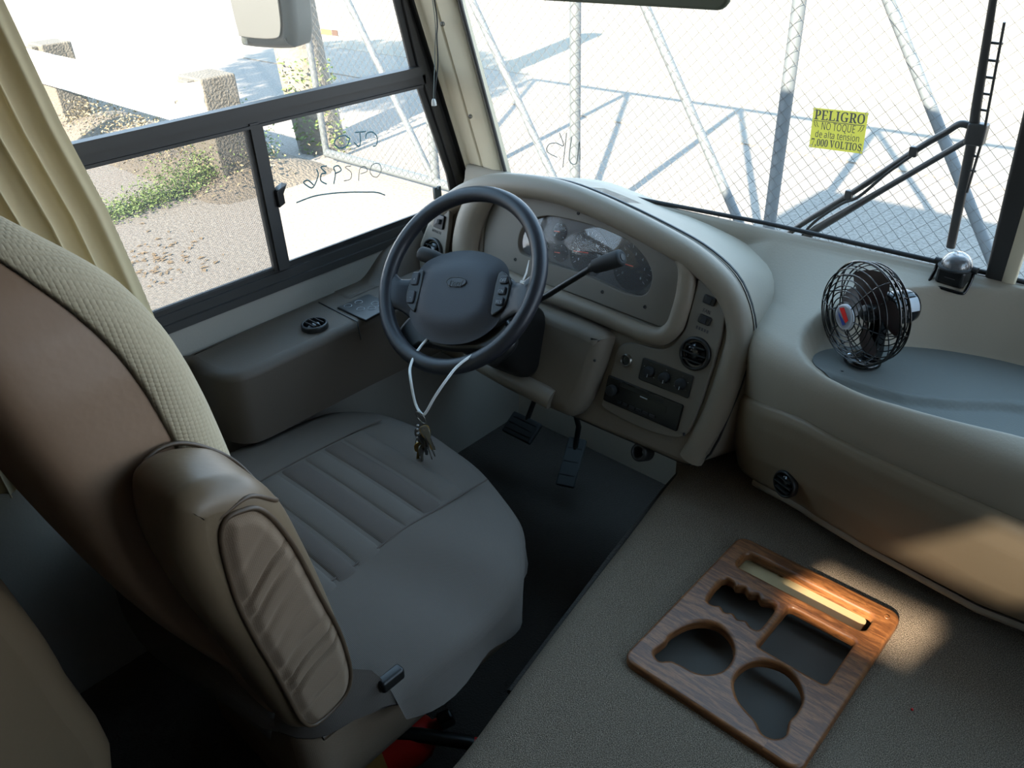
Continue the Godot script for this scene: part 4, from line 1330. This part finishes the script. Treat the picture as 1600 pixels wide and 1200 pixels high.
# ---------- loose things in the cab
func small_things() -> void:
	curtain()
	fan()
	compass()
	# sun visor just inside the top of the windshield
	var v := thing("sun_visor", "olive-grey sun visor edge at the top of the windshield", "sun visor")
	var m := Mb.new()
	m.prism([rrect(0.46, 0.22, 0.025, 6, Vector2(0, 0.11))], -0.008, 0.008, 0.007, Transform3D(Basis(Vector3(0.9985, 0.0, -0.035).normalized(), Vector3(0, 0.974, 0.225), Vector3(0.035, -0.225, 0.974).normalized()), Vector3(-0.955, 1.315, -1.293)), true)
	obj("visor_board", m, mat(Color(0.34, 0.36, 0.30), 0.7), v)
	rod("visor_rod", PackedVector3Array([Vector3(-1.17, 1.535, -1.246), Vector3(-0.73, 1.535, -1.262)]), 0.006, M.frame, v)
	rod("visor_arm", PackedVector3Array([Vector3(-0.95, 1.53, -1.25), Vector3(-0.95, 1.75, -1.19), Vector3(-0.95, 1.96, -1.20)]), 0.006, M.frame, v)
	# blind cord with its clear tassel
	var c := thing("blind_cord", "grey looped blind cord with a clear tassel beside the pillar", "cord")
	rod("cord", path3(v3([-1.455, 1.99, -1.13, -1.455, 1.6, -1.255, -1.452, 1.298, -1.303, -1.451, 1.221, -1.300, -1.450, 1.167, -1.296, -1.450, 1.125, -1.284, -1.450, 1.094, -1.276])), 0.0016, M.rubber, c)
	rod("cord", path3(v3([-1.459, 1.99, -1.13, -1.459, 1.6, -1.25, -1.455, 1.298, -1.300, -1.455, 1.19, -1.294, -1.451, 1.14, -1.282, -1.451, 1.094, -1.274])), 0.0010, M.chalk, c)
	m = Mb.new()
	m.lathe(v2([0.0001, 0.006, 0.003, 0.006, 0.0042, 0.004, 0.0055, -0.001, 0.0062, -0.009, 0.0048, -0.009, 0.004, -0.001, 0.0001, 0.0]), 16, Transform3D(Basis(), Vector3(-1.45, 1.089, -1.274)))
	obj("tassel", m, mat(Color(0.72, 0.72, 0.70), 0.25), c)
	# pedals in the dark footwell
	for q in [["accelerator_pedal", Vector3(-1.165, 0.10, -1.425), Vector3(0.055, 0.012, 0.15), 0.38, "pale worn accelerator pedal in the dark footwell", 0.55], ["brake_pedal", Vector3(-1.33, 0.16, -1.40), Vector3(0.11, 0.014, 0.07), 0.0, "black brake pedal left of the accelerator in the footwell", 0.6]]:
		var p := thing(q[0], q[4], "pedal", q[1], Basis(Vector3(0, 1, 0), q[3]) * Basis(Vector3(1, 0, 0), q[5]))
		boxo("pedal_pad", Vector3.ZERO, q[2], 0.005, M.rubber if q[0] == "brake_pedal" else mat(Color(0.17, 0.18, 0.18), 0.7), p)
		for k in 3:
			boxo("pad_groove", Vector3(0, q[2].y / 2, (k - 1) * q[2].z * 0.28), Vector3(q[2].x * 0.8, 0.002, 0.003), 0.0, M.black, p)
		rod("pedal_arm", PackedVector3Array([Vector3(0, -0.005, -q[2].z * 0.2), Vector3(0, 0.03, -0.10), Vector3(0, 0.25, -0.12)]), 0.008, M.black, p)
	# connector hanging under the dash
	var k := thing("dash_connector", "small round black connector hanging below the instrument pod", "connector")
	m = Mb.new()
	m.lathe(v2([0.012, -0.02, 0.018, -0.02, 0.02, -0.016, 0.02, 0.016, 0.017, 0.02, 0.012, 0.02, 0.012, -0.02]), 20, Transform3D(Basis(Vector3(1, 0, 0), 1.1), Vector3(-0.775, 0.455, -1.19)))
	obj("connector_shell", m, M.frame, k)
	rod("wire", path3(v3([-0.775, 0.465, -1.20, -0.80, 0.47, -1.24, -0.85, 0.52, -1.27])), 0.005, M.black, k)
	# fire extinguisher lying by the seat
	var f := thing("fire_extinguisher", "red fire extinguisher with black hose on the floor beside the driver's seat", "fire extinguisher")
	var ex := Transform3D(Basis(Quaternion(Vector3.UP, Vector3(0.42, 0.16, -0.89).normalized())), Vector3(-0.925, 0.075, -0.36))
	m = Mb.new()
	m.lathe(v2([0.0001, 0.0, 0.045, 0.0, 0.052, 0.008, 0.052, 0.20, 0.046, 0.225, 0.025, 0.245, 0.014, 0.25, 0.014, 0.262, 0.0001, 0.262]), 28, ex)
	obj("cylinder", m, M.red, f)
	m = Mb.new()
	m.lathe(v2([0.0525, 0.05, 0.0528, 0.055, 0.0528, 0.14, 0.0525, 0.145]), 28, ex)
	obj("label_band", m, mat(Color(0.72, 0.55, 0.30), 0.6), f)
	rod("hose", path3(v3([-0.87, 0.10, -0.60, -0.90, 0.15, -0.56, -0.90, 0.165, -0.50, -0.86, 0.155, -0.50, -0.80, 0.14, -0.55, -0.735, 0.12, -0.605])), 0.014, M.black, f, 10)
	rod("nozzle_tip", PackedVector3Array([Vector3(-0.735, 0.12, -0.605), Vector3(-0.722, 0.116, -0.615)]), 0.012, M.red, f, 10)
	boxo("trigger_handle", Vector3(0, 0.275, 0.02), Vector3(0.022, 0.03, 0.08), 0.006, M.black, f, ex)
	# sofa end behind the driver's seat
	var so := thing("sofa", "beige upholstered sofa end behind the driver's seat", "sofa")
	m = Mb.new()
	m.prism([loop2(v2([-0.10, 0.05, -0.08, 0.3, 0.084, 0.50, 0.086, 0.69, 0.079, 0.80, 0.060, 0.875, 0.02, 0.92, -0.06, 0.94, -0.22, 0.93, -0.30, 0.85, -0.31, 0.4, -0.30, 0.05]))], -1.42, -0.85, 0.03, Transform3D(XOUT, Vector3.ZERO), true, 5)
	obj("sofa_arm", m, M.sofa, so)
	m = Mb.new()
	m.box(Vector3(-1.14, 0.24, 0.9), Vector3(0.56, 0.46, 1.16), 0.05)
	obj("sofa_seat", m, M.sofa, so)

func curtain() -> void:
	var c := thing("curtain", "cream pleated curtain drawn back beside the driver's window", "curtain")
	var m := Mb.new()
	var edge := [0.60, 0.545, 0.789, 0.529, 0.921, 0.516, 1.048, 0.501, 1.196, 0.473, 1.344, 0.454, 1.75, 0.40]
	m.grid(func(u, v):
		var y := lerpf(0.60, 1.80, v)
		var zf := -lerps(edge, y)
		var sq := lerps([0.6, 1.0, 1.0, 0.95, 1.4, 0.9, 1.8, 0.85], y)
		var zz: float = zf + u * 0.62 * sq
		var ph: float = u * 92.0 + 1.1 * sin(y * 2.0) - 2.0
		var fold := sin(ph) * 0.75 + sin(u * 37.0 + 1.0) * 0.35
		var xx := -1.465 + 0.019 * fold * smoothstep(0.0, 0.09, u) + 0.012 * smoothstep(0.07, 0.0, u)
		return Vector3(xx, y, zz + 0.010 * cos(ph) * smoothstep(0.02, 0.09, u)), 300, 24)
	obj("curtain_cloth", m, M.curtain, c)
	m = Mb.new()
	m.tube(PackedVector3Array([Vector3(-1.465, 1.81, -0.6), Vector3(-1.465, 1.81, 0.3)]), 0.010, 10)
	obj("curtain_track", m, M.white, c)

# small 12-volt fan: local z is its axis, towards the seats
func fan() -> void:
	var at := Vector3(-0.4125, 0.868, -1.274)
	var f := thing("dashboard_fan", "small black wire-guarded fan standing on the dashboard shelf", "fan", at, Basis(Vector3(0, 1, 0), -0.50) * Basis(Vector3(1, 0, 0), -0.03))
	var R := 0.088
	var guard := Node3D.new()
	var m := Mb.new()
	m.tube(poly3(circle(R, 56)), 0.0022, 6, true)
	m.tube(poly3(circle(R * 0.985, 56), -0.010), 0.0016, 6, true)
	m.tube(poly3(circle(R * 0.95, 56), -0.024), 0.0014, 6, true)
	obj("guard_ring", m, M.gloss, f)
	var prof := func(t: float, back: bool) -> Vector2:      # radius, z
		var r := lerpf(0.022, R, t)
		return Vector2(r, (-0.050 if back else 0.034) * sqrt(maxf(0.0, 1.0 - pow(r / R, 3.0))))
	for back in [false, true]:
		for k in 7:
			var q: Vector2 = prof.call((k + 0.3) / 7.3, back)
			m = Mb.new()
			m.tube(poly3(circle(q.x, 48), q.y), 0.0011, 5, true)
			obj("guard_wire", m, M.gloss, f)
		for k in (16 if back else 6):
			var pts := PackedVector3Array()
			var a := TAU * k / (16.0 if back else 6.0)
			for i in 9:
				var q: Vector2 = prof.call(i / 8.0, back)
				pts.append(Vector3(q.x * cos(a + (0.35 * i / 8.0 if back else 0.0)), q.x * sin(a + (0.35 * i / 8.0 if back else 0.0)), q.y))
			m = Mb.new()
			m.tube(pts, 0.0012, 5)
			obj("guard_spoke", m, M.gloss, f)
	slab("hub_badge", [circle(0.0215, 32)], 0.030, 0.036, 0.002, mat(Color(0.80, 0.81, 0.84), 0.4), f)
	slab("badge_stripe", [v2([-0.014, 0.010, -0.004, 0.016, 0.012, -0.001, 0.007, -0.008])], 0.0355, 0.0364, 0.0, M.red, f)
	slab("badge_stripe", [v2([-0.015, 0.003, -0.012, -0.002, 0.002, -0.015, 0.008, -0.010])], 0.0355, 0.0364, 0.0, mat(Color(0.15, 0.25, 0.55), 0.5), f)
	for k in 4:
		m = Mb.new()
		m.grid(func(u, v):
			var r := lerpf(0.014, 0.072, u)
			var w := lerpf(0.55, 0.62, u) * (1.0 - 0.35 * pow(u, 6.0))
			var a: float = (v - 0.5) * 2.0 * w + 0.15 * u
			return Vector3(r * cos(a), r * sin(a), -0.016 + 0.016 * (v - 0.5) * 2.0 * lerpf(0.8, 0.55, u)), 8, 8)
		var b := obj("blade", m, mat(Color(0.16, 0.10, 0.09), 0.4), f)
		b.rotation.z = TAU * (k + 0.27 + 0.0) / 4.0 + 1.25
	m = Mb.new()
	m.lathe(v2([0.0001, -0.008, 0.012, -0.007, 0.015, 0.0, 0.015, 0.016, 0.0001, 0.016]), 20, Transform3D(Basis(Vector3(1, 0, 0), -PI / 2), Vector3(0, 0, -0.012)))
	obj("blade_hub", m, M.black, f)
	m = Mb.new()
	m.lathe(v2([0.0001, -0.062, 0.020, -0.061, 0.028, -0.055, 0.030, -0.046, 0.030, -0.005, 0.027, 0.0, 0.0001, 0.0]), 32, Transform3D(Basis(Vector3(1, 0, 0), PI / 2), Vector3(0, 0, -0.042)))
	var mo := obj("motor", m, M.gloss, f)
	mo.rotation.x = 0.0
	m = Mb.new()
	m.grid(func(u, v):
		var a := lerpf(0.15, 0.95, u)
		return Vector3(0.0303 * cos(a), 0.0303 * sin(a), lerpf(-0.092, -0.072, v)), 8, 2)
	obj("motor_label", m, M.print, f)
	m = Mb.new()
	m.prism([loop2(v2([-0.012, 0.0, -0.013, -0.04, -0.016, -0.085, 0.016, -0.085, 0.013, -0.04, 0.012, 0.0, 0.0, 0.012]), 3)], -0.052, -0.034, 0.003, Transform3D(), true)
	obj("stand", m, M.gloss, f)
	m = Mb.new()
	m.lathe(v2([0.031, -0.0965, 0.031, -0.092, 0.029, -0.089, 0.018, -0.0875, 0.0001, -0.087]), 32, Transform3D(Basis(), Vector3(0, 0, -0.026)))
	obj("foot", m, M.gloss, f)
	for q in [[-0.014, -0.008], [0.014, -0.008], [0.0, -0.046]]:
		m = Mb.new()
		m.lathe(v2([0.0045, -0.0885, 0.0045, -0.086, 0.003, -0.0845, 0.0001, -0.084]), 10, Transform3D(Basis(), Vector3(q[0], 0, q[1])))
		obj("screw", m, M.chrome, f)
	guard.free()

func compass() -> void:
	var c := thing("dash_compass", "black dashboard compass with a clear dome near the windshield post", "compass", Vector3(-0.335, 0.872, -1.468), Basis(Vector3(0, 1, 0), -0.10))
	boxo("compass_body", Vector3(0, 0.020, 0.0), Vector3(0.048, 0.032, 0.036), 0.006, M.black, c)
	var m := Mb.new()
	m.lathe(v2([0.025, 0.034, 0.0255, 0.040, 0.023, 0.049, 0.017, 0.057, 0.009, 0.0615, 0.0001, 0.063]), 28)
	obj("clear_dome", m, M.dome, c)
	m = Mb.new()
	m.lathe(v2([0.0215, 0.036, 0.0215, 0.041, 0.018, 0.050, 0.010, 0.0555, 0.0001, 0.056]), 28)
	obj("compass_card", m, mat(Color(0.11, 0.12, 0.14), 0.3), c)
	m = Mb.new()
	m.tube(poly3(circle(0.0262, 32)), 0.003, 8, true)
	var r := obj("collar", m, M.rubber, c)
	r.transform = Transform3D(Basis(Vector3(1, 0, 0), PI / 2), Vector3(0, 0.036, 0))
	m = Mb.new()
	m.tube(path3(v3([-0.031, 0.038, 0.0, -0.031, 0.020, 0.004, -0.031, 0.004, 0.018, -0.026, 0.001, 0.023, 0.0, 0.001, 0.024, 0.026, 0.001, 0.023, 0.031, 0.004, 0.018, 0.031, 0.020, 0.004, 0.031, 0.038, 0.0]), 4), 0.003, 8)
	obj("bracket", m, M.gloss, c)
	for s in [-1, 1]:
		m = Mb.new()
		m.tube(PackedVector3Array([Vector3(0.027 * s, 0.038, 0), Vector3(0.036 * s, 0.038, 0)]), 0.006, 12)
		obj("pivot_knob", m, M.rubber, c)
	m = Mb.new()
	m.tube(PackedVector3Array([Vector3(-0.008, 0.020, 0.0185), Vector3(0.010, 0.0195, 0.0185)]), 0.0008, 4)
	obj("body_line", m, M.faint, c)

# ---------- outside
func outside() -> void:
	var m := Mb.new()
	wallbox(m, Vector3(-90, -1.3, -120), Vector3(60, -0.95, 60))
	struct("ground", m, M.ground, "pale sunlit asphalt lot outside the windows", "ground")
	m = Mb.new()
	wallbox(m, Vector3(-60, -1.2, -9.6), Vector3(40, -0.935, -8.05))
	struct("sidewalk", m, M.concrete, "pale concrete sidewalk strip beyond the gate", "sidewalk")
	m = Mb.new()
	wallbox(m, Vector3(-60, -1.2, -60), Vector3(40, -0.93, -9.6))
	struct("verge", m, M.gravel, "bright gravel lot beyond the sidewalk", "gravel lot")
	fence()
	wiper()
	# side mirror
	var s := thing("side_mirror", "grey outside mirror seen through the top of the driver's window", "side mirror")
	var mxf := Transform3D(Basis(Vector3(0, 1, 0), 0.45) * Basis.from_scale(Vector3.ONE * 0.92), Vector3(-2.05, 1.318, -1.245))
	slab("mirror_housing", [loop2(v2([-0.075, -0.165, 0.06, -0.170, 0.09, -0.15, 0.105, -0.05, 0.11, 0.20, -0.11, 0.20, -0.10, -0.05, -0.09, -0.145]))], -0.10, 0.03, 0.03, M.mirrorshell, s, mxf, true)
	slab("mirror_glass", [loop2(v2([-0.070, -0.135, 0.030, -0.140, 0.060, -0.12, 0.07, -0.03, 0.075, 0.18, -0.09, 0.18, -0.085, -0.03, -0.08, -0.12]))], 0.03, 0.036, 0.002, M.mirror, s, mxf)
	rod("mirror_arm", path3(v3([-2.0, 1.50, -1.34, -1.85, 1.56, -1.46, -1.66, 1.55, -1.60])), 0.018, M.mirrorshell, s, 10)
	# guardrail across the lot
	var g := thing("guardrail", "white corrugated guardrail on wooden posts across the lot", "guardrail")
	m = Mb.new()
	m.grid(func(u, v):
		var x := lerpf(-22.0, -7.62, u)
		var y := lerpf(-0.30, 0.085, v)
		var zz := -3.63 + 0.045 * cos(v * TAU * 2.0)
		return Vector3(x, y, zz), 30, 24)
	m.grid(func(u, v):
		var x := lerpf(-7.62, -22.0, u)
		var y := lerpf(-0.30, 0.085, v)
		return Vector3(x, y, -3.635 + 0.045 * cos(v * TAU * 2.0)), 30, 24)
	m.grid(func(u, v):
		var a: float = u * PI * 1.1
		return Vector3(-7.62 + 0.10 * sin(a), lerpf(-0.30, 0.085, v), -3.63 - 0.10 * (1.0 - cos(a)) + 0.045 * cos(v * TAU * 2.0) * cos(u * 1.5)), 12, 16)
	obj("rail_beam", m, M.railwhite, g)
	for x in [-7.74, -11.6, -15.5, -19.4]:
		boxo("wooden_post", Vector3(x, -0.43, -3.93), Vector3(0.46, 1.06, 0.36), 0.02, M.oldwood, g)
		boxo("spacer_block", Vector3(x, -0.10, -3.72), Vector3(0.2, 0.36, 0.09), 0.01, M.oldwood, g)
		rod("bolt", PackedVector3Array([Vector3(x, -0.10, -3.68), Vector3(x, -0.10, -3.56)]), 0.018, M.steel, g)
	m = Mb.new()
	m.grid(func(u, v):
		var x := lerpf(-20.0, -7.0, u)
		var zz := lerpf(-4.9, -3.4, v)
		return Vector3(x, -0.96 + bank(x, zz), zz), 60, 16)
	struct("dirt_bank", m, M.soil, "low bank of dry dirt and grass under the guardrail", "bank")
	# tree trunk beside the gate post, and its crown above the picture
	var t := thing("tree", "pale leaning tree trunk with climbing weeds beside the gate's end post", "tree", Vector3(-8.05, -0.95, -5.25))
	m = Mb.new()
	m.tube(path3(v3([0.10, -0.1, 0.0, 0.05, 0.3, 0.0, -0.06, 0.7, -0.02, -0.14, 1.1, -0.05, -0.22, 1.6, -0.08, -0.32, 3.0, -0.1, -0.5, 4.6, -0.1])), 0.27, 18, false, [])
	obj("trunk", m, M.bark, t)
	var rng := RandomNumberGenerator.new()
	rng.seed = 21
	leaves("climbing_leaves", t, rng, 420, func():
		var h := rng.randf_range(0.0, 1.0)
		var a := rng.randf_range(-0.6, 1.9)
		return Vector3(0.16 - 0.16 * h + cos(a) * 0.30, h, sin(a) * 0.30), 0.045, M.leaf)
	var tr := thing("shade_tree", "shade tree left of the motorhome whose crown throws a broad shadow beyond the gate", "tree", Vector3(-9.6, -0.95, 0.6))
	m = Mb.new()
	m.tube(path3(v3([0.6, 0, 1.6, 0.55, 1.5, 1.5, 0.2, 3.5, 0.8, 0.0, 5.6, 0.2])), 0.16, 12)
	obj("trunk", m, M.bark, tr)
	leaves("crown", tr, rng, 9000, func():
		var q := Vector3(rng.randf_range(-1, 1), rng.randf_range(-1, 1), rng.randf_range(-1, 1))
		while q.length() > 1.0:
			q = Vector3(rng.randf_range(-1, 1), rng.randf_range(-1, 1), rng.randf_range(-1, 1))
		return Vector3(q.x * 3.3 + 0.3, 5.6 + q.y * 1.1 - 0.14 * q.x, q.z * 1.5 + 0.2), 0.16, M.leaf)
	# weeds along a crack in the asphalt, dry grass under the rail, fallen leaves
	var w := MultiMeshInstance3D.new()
	for q in [["roadside_weeds", "strip of low green weeds growing along the edge of the asphalt", "weeds", 7500, M.leaf, 0.026], ["dry_grass", "dry straw-coloured grass below the guardrail", "grass", 3000, M.straw, 0.035], ["fallen_leaves", "scattered dry leaves and grit on the asphalt below the window", "leaves", 150, mat(Color(0.42, 0.35, 0.26), 0.9), 0.05]]:
		var kind: String = q[0]
		var o := leaves(kind, self, rng, q[3], func():
			if kind == "roadside_weeds":
				var t2 := pow(rng.randf(), 0.8)
				var hump := 0.10 + 0.34 * exp(-pow((t2 - 0.85) / 0.2, 2.0)) + 0.16 * exp(-pow((t2 - 0.42) / 0.12, 2.0))
				var wx := -7.66 - 0.15 * t2 + rng.randfn(0, 0.13)
				var wz := lerpf(-2.45, -4.45, t2) + rng.randfn(0, 0.06)
				return Vector3(wx, -0.95 + bank(wx, wz) + absf(rng.randfn(0, 0.6)) * hump, wz)
			if kind == "dry_grass":
				var t3 := rng.randf()
				var gx := lerpf(-12.5, -7.2, t3) + rng.randfn(0, 0.1)
				var gz := -3.95 + rng.randfn(0, 0.25)
				return Vector3(gx, -0.95 + bank(gx, gz) + absf(rng.randfn(0, 0.11)), gz)
			return Vector3(-6.3 + rng.randfn(0, 0.28), -0.945, -2.35 + rng.randfn(0, 0.30)), q[5], q[4])
		tag(o, q[1], q[2])
	w.free()

func bank(x: float, zz: float) -> float:
	var s := clampf((zz + 4.15) / 0.75, -1.0, 1.0)
	return 0.22 * (1.0 - s * s) * smoothstep(-7.0, -7.6, x) * (0.85 + 0.15 * sin(x * 5.0))

func leaves(called: String, parent: Node, rng: RandomNumberGenerator, count: int, where: Callable, size: float, material: Material) -> MultiMeshInstance3D:
	var m := Mb.new()
	m.quad(Vector3(-0.5, 0, 0), Vector3(0, 0.12, -0.28), Vector3(0.6, 0, 0), Vector3(0, 0.12, 0.28))
	var mesh := m.mesh()
	mesh.surface_set_material(0, material)
	var mm := MultiMesh.new()
	mm.transform_format = MultiMesh.TRANSFORM_3D
	mm.mesh = mesh
	mm.instance_count = count
	for i in count:
		var b := Basis.from_euler(Vector3(rng.randf_range(-1, 1), rng.randf_range(0, TAU), rng.randf_range(-1, 1)) if called != "fallen_leaves" else Vector3(0, rng.randf_range(0, TAU), 0)) * Basis.from_scale(Vector3.ONE * size * rng.randf_range(0.6, 1.4))
		mm.set_instance_transform(i, Transform3D(b, where.call()))
	var o := MultiMeshInstance3D.new()
	o.name = numbered(called, parent)
	o.multimesh = mm
	o.material_override = material
	o.set_meta("kind", "stuff")
	parent.add_child(o, true)
	return o

func fence() -> void:
	var f := thing("chain_link_gate", "galvanized chain-link gate with slanting braces in front of the motorhome", "gate")
	var top := 1.70
	var bot := -0.85
	var zp := -4.95
	for x in [-7.45, -5.70, -4.01, -2.32, -0.65, 1.02]:
		rod("post", PackedVector3Array([Vector3(x, bot, zp), Vector3(x, top, zp)]), 0.042 if x != -7.45 else 0.035, M.galv, f, 14)
	for x in [-5.70, -4.01, -2.32, -0.65, 1.02]:
		rod("brace", PackedVector3Array([Vector3(x - 1.68, top, zp), Vector3(x - 0.04, bot + 0.03, zp)]), 0.032, M.galv, f, 12)
	rod("bottom_rail", PackedVector3Array([Vector3(-7.45, bot, zp), Vector3(1.6, bot, zp)]), 0.045, M.galv, f, 14)
	rod("top_rail", PackedVector3Array([Vector3(-7.45, top, zp), Vector3(1.6, top, zp)]), 0.035, M.galv, f, 12)
	var m := Mb.new()
	var px := 0.045
	var py := 0.042
	var n := int(9.0 / px)
	var rows := int((top - bot) / py)
	for k in n:
		var prev := -1
		for j in rows + 1:
			var c := Vector3(-7.45 + (k + (j + k) % 2) * px, bot + j * py, zp + 0.046 + (0.002 if (j + k) % 2 else -0.002))
			var b := m.p.size()
			for s in 3:
				m.vert(c + Vector3(cos(TAU * s / 3.0), 0, sin(TAU * s / 3.0)) * 0.0021)
			if prev >= 0:
				for s in 3:
					var s2 := (s + 1) % 3
					m.tri(prev + s, b + s, b + s2)
					m.tri(prev + s, b + s2, prev + s2)
			prev = b
	obj("chain_link_mesh", m, M.wire, f).set_meta("kind", "stuff")
	slab("orange_tag", [rrect(0.16, 0.05, 0.004, 3, Vector2(-7.05, 0.39))], zp + 0.05, zp + 0.056, 0.0, mat(Color(0.90, 0.45, 0.20), 0.6), f)
	slab("dark_tag", [rrect(0.09, 0.05, 0.004, 3, Vector2(-6.91, 0.392))], zp + 0.05, zp + 0.056, 0.0, mat(Color(0.25, 0.18, 0.14), 0.6), f)
	# warning sign wired to the mesh
	var s := thing("warning_sign", "yellow Spanish high-voltage warning sign wired to the gate", "sign", Vector3(-1.941, 0.188, zp + 0.058), Basis(Vector3(0, 0, 1), 0.035))
	slab("sign_plate", [rrect(0.330, 0.236, 0.004, 3)], -0.002, 0.001, 0.0005, M.yellow, s)
	words("PELIGRO", 0.055, Transform3D(Basis(), Vector3(0, 0.078, 0.0012)), M.ink, s, "Droid Serif", true, 0.305)
	boxo("rule_line", Vector3(0, 0.044, 0.0013), Vector3(0.31, 0.004, 0.0006), 0.0, M.ink, s)
	words("NO TOQUE", 0.042, Transform3D(Basis(), Vector3(0, 0.016, 0.0012)), M.ink, s, "Droid Sans", false, 0.205)
	words("de alta tension", 0.038, Transform3D(Basis(), Vector3(0, -0.034, 0.0012)), M.ink, s, "Droid Sans", false, 0.27)
	words("7,000 VOLTIOS", 0.042, Transform3D(Basis(), Vector3(0, -0.085, 0.0012)), M.ink, s, "Droid Serif", true, 0.31)
	for k in 4:
		var sd := -1.0 if k < 2 else 1.0
		var ox: float = sd * (0.128 + 0.016 * (k % 2))
		rod("lightning_mark", PackedVector3Array([Vector3(ox + sd * 0.010, 0.040, 0.0015), Vector3(ox + sd * 0.001, 0.026, 0.0015), Vector3(ox + sd * 0.006, 0.024, 0.0015), Vector3(ox - sd * 0.008, 0.008, 0.0015)]), 0.002, M.ink, s, 4)
	for q in [[-0.158, 0.112], [0.158, 0.112], [-0.158, -0.112], [0.158, -0.112]]:
		var t := PackedVector3Array()
		for i in 12:
			t.append(Vector3(q[0] + 0.010 * cos(TAU * i / 12), q[1] + 0.010 * sin(TAU * i / 12) , 0.002))
		rod("wire_tie", t, 0.0015, M.steel, s, 5, true)

func wiper() -> void:
	var w := thing("windshield_wiper", "black windshield wiper with twin arms parked upright by the centre post", "wiper")
	rod("wiper_arm", path3(v3([-0.74, 0.80, -1.575, -0.658, 0.887, -1.552, -0.566, 0.973, -1.536, -0.457, 1.081, -1.515, -0.415, 1.118, -1.509, -0.393, 1.137, -1.503, -0.370, 1.133, -1.503])), 0.006, M.black, w)
	rod("wiper_arm", PackedVector3Array([Vector3(-0.70, 0.80, -1.575), Vector3(-0.624, 0.886, -1.552), Vector3(-0.50, 1.0, -1.53), Vector3(-0.375, 1.114, -1.508)]), 0.006, M.black, w, 8, false, [1.6, 1.5, 1.0, 0.9])
	rod("washer_hose", path3(v3([-0.68, 0.80, -1.566, -0.640, 0.886, -1.550, -0.58, 0.950, -1.534, -0.545, 0.975, -1.530, -0.50, 1.03, -1.520, -0.460, 1.072, -1.510])), 0.003, M.rubber, w)
	for q in [[-0.566, 0.973, -1.534], [-0.46, 1.078, -1.513]]:
		boxo("hose_clip", Vector3(q[0], q[1], q[2]), Vector3(0.014, 0.018, 0.012), 0.002, M.black, w)
	boxo("wiper_head", Vector3(-0.366, 1.124, -1.506), Vector3(0.030, 0.036, 0.022), 0.004, M.black, w)
	var m := Mb.new()
	m.tube(PackedVector3Array([Vector3(-0.381, 1.36, -1.455), Vector3(-0.374, 1.16, -1.498), Vector3(-0.371, 1.12, -1.508), Vector3(-0.373, 0.905, -1.558)]), 0.008, 8, false, [0.7, 1.0, 1.1, 1.0], 0.6, Vector3(0, 0, 1))
	obj("blade_frame", m, M.black, w)
	m = Mb.new()
	m.tube(PackedVector3Array([Vector3(-0.357, 1.30, -1.462), Vector3(-0.354, 1.12, -1.502), Vector3(-0.362, 1.02, -1.525)]), 0.0022, 6)
	obj("blade_spring", m, M.black, w)
	for k in 9:
		var y := 1.06 + 0.026 * k
		rod("blade_clip", PackedVector3Array([Vector3(-0.372, y, -1.52 + (y - 1.06) * 0.2), Vector3(-0.355, y, -1.518 + (y - 1.06) * 0.2)]), 0.0022, M.black, w, 5)
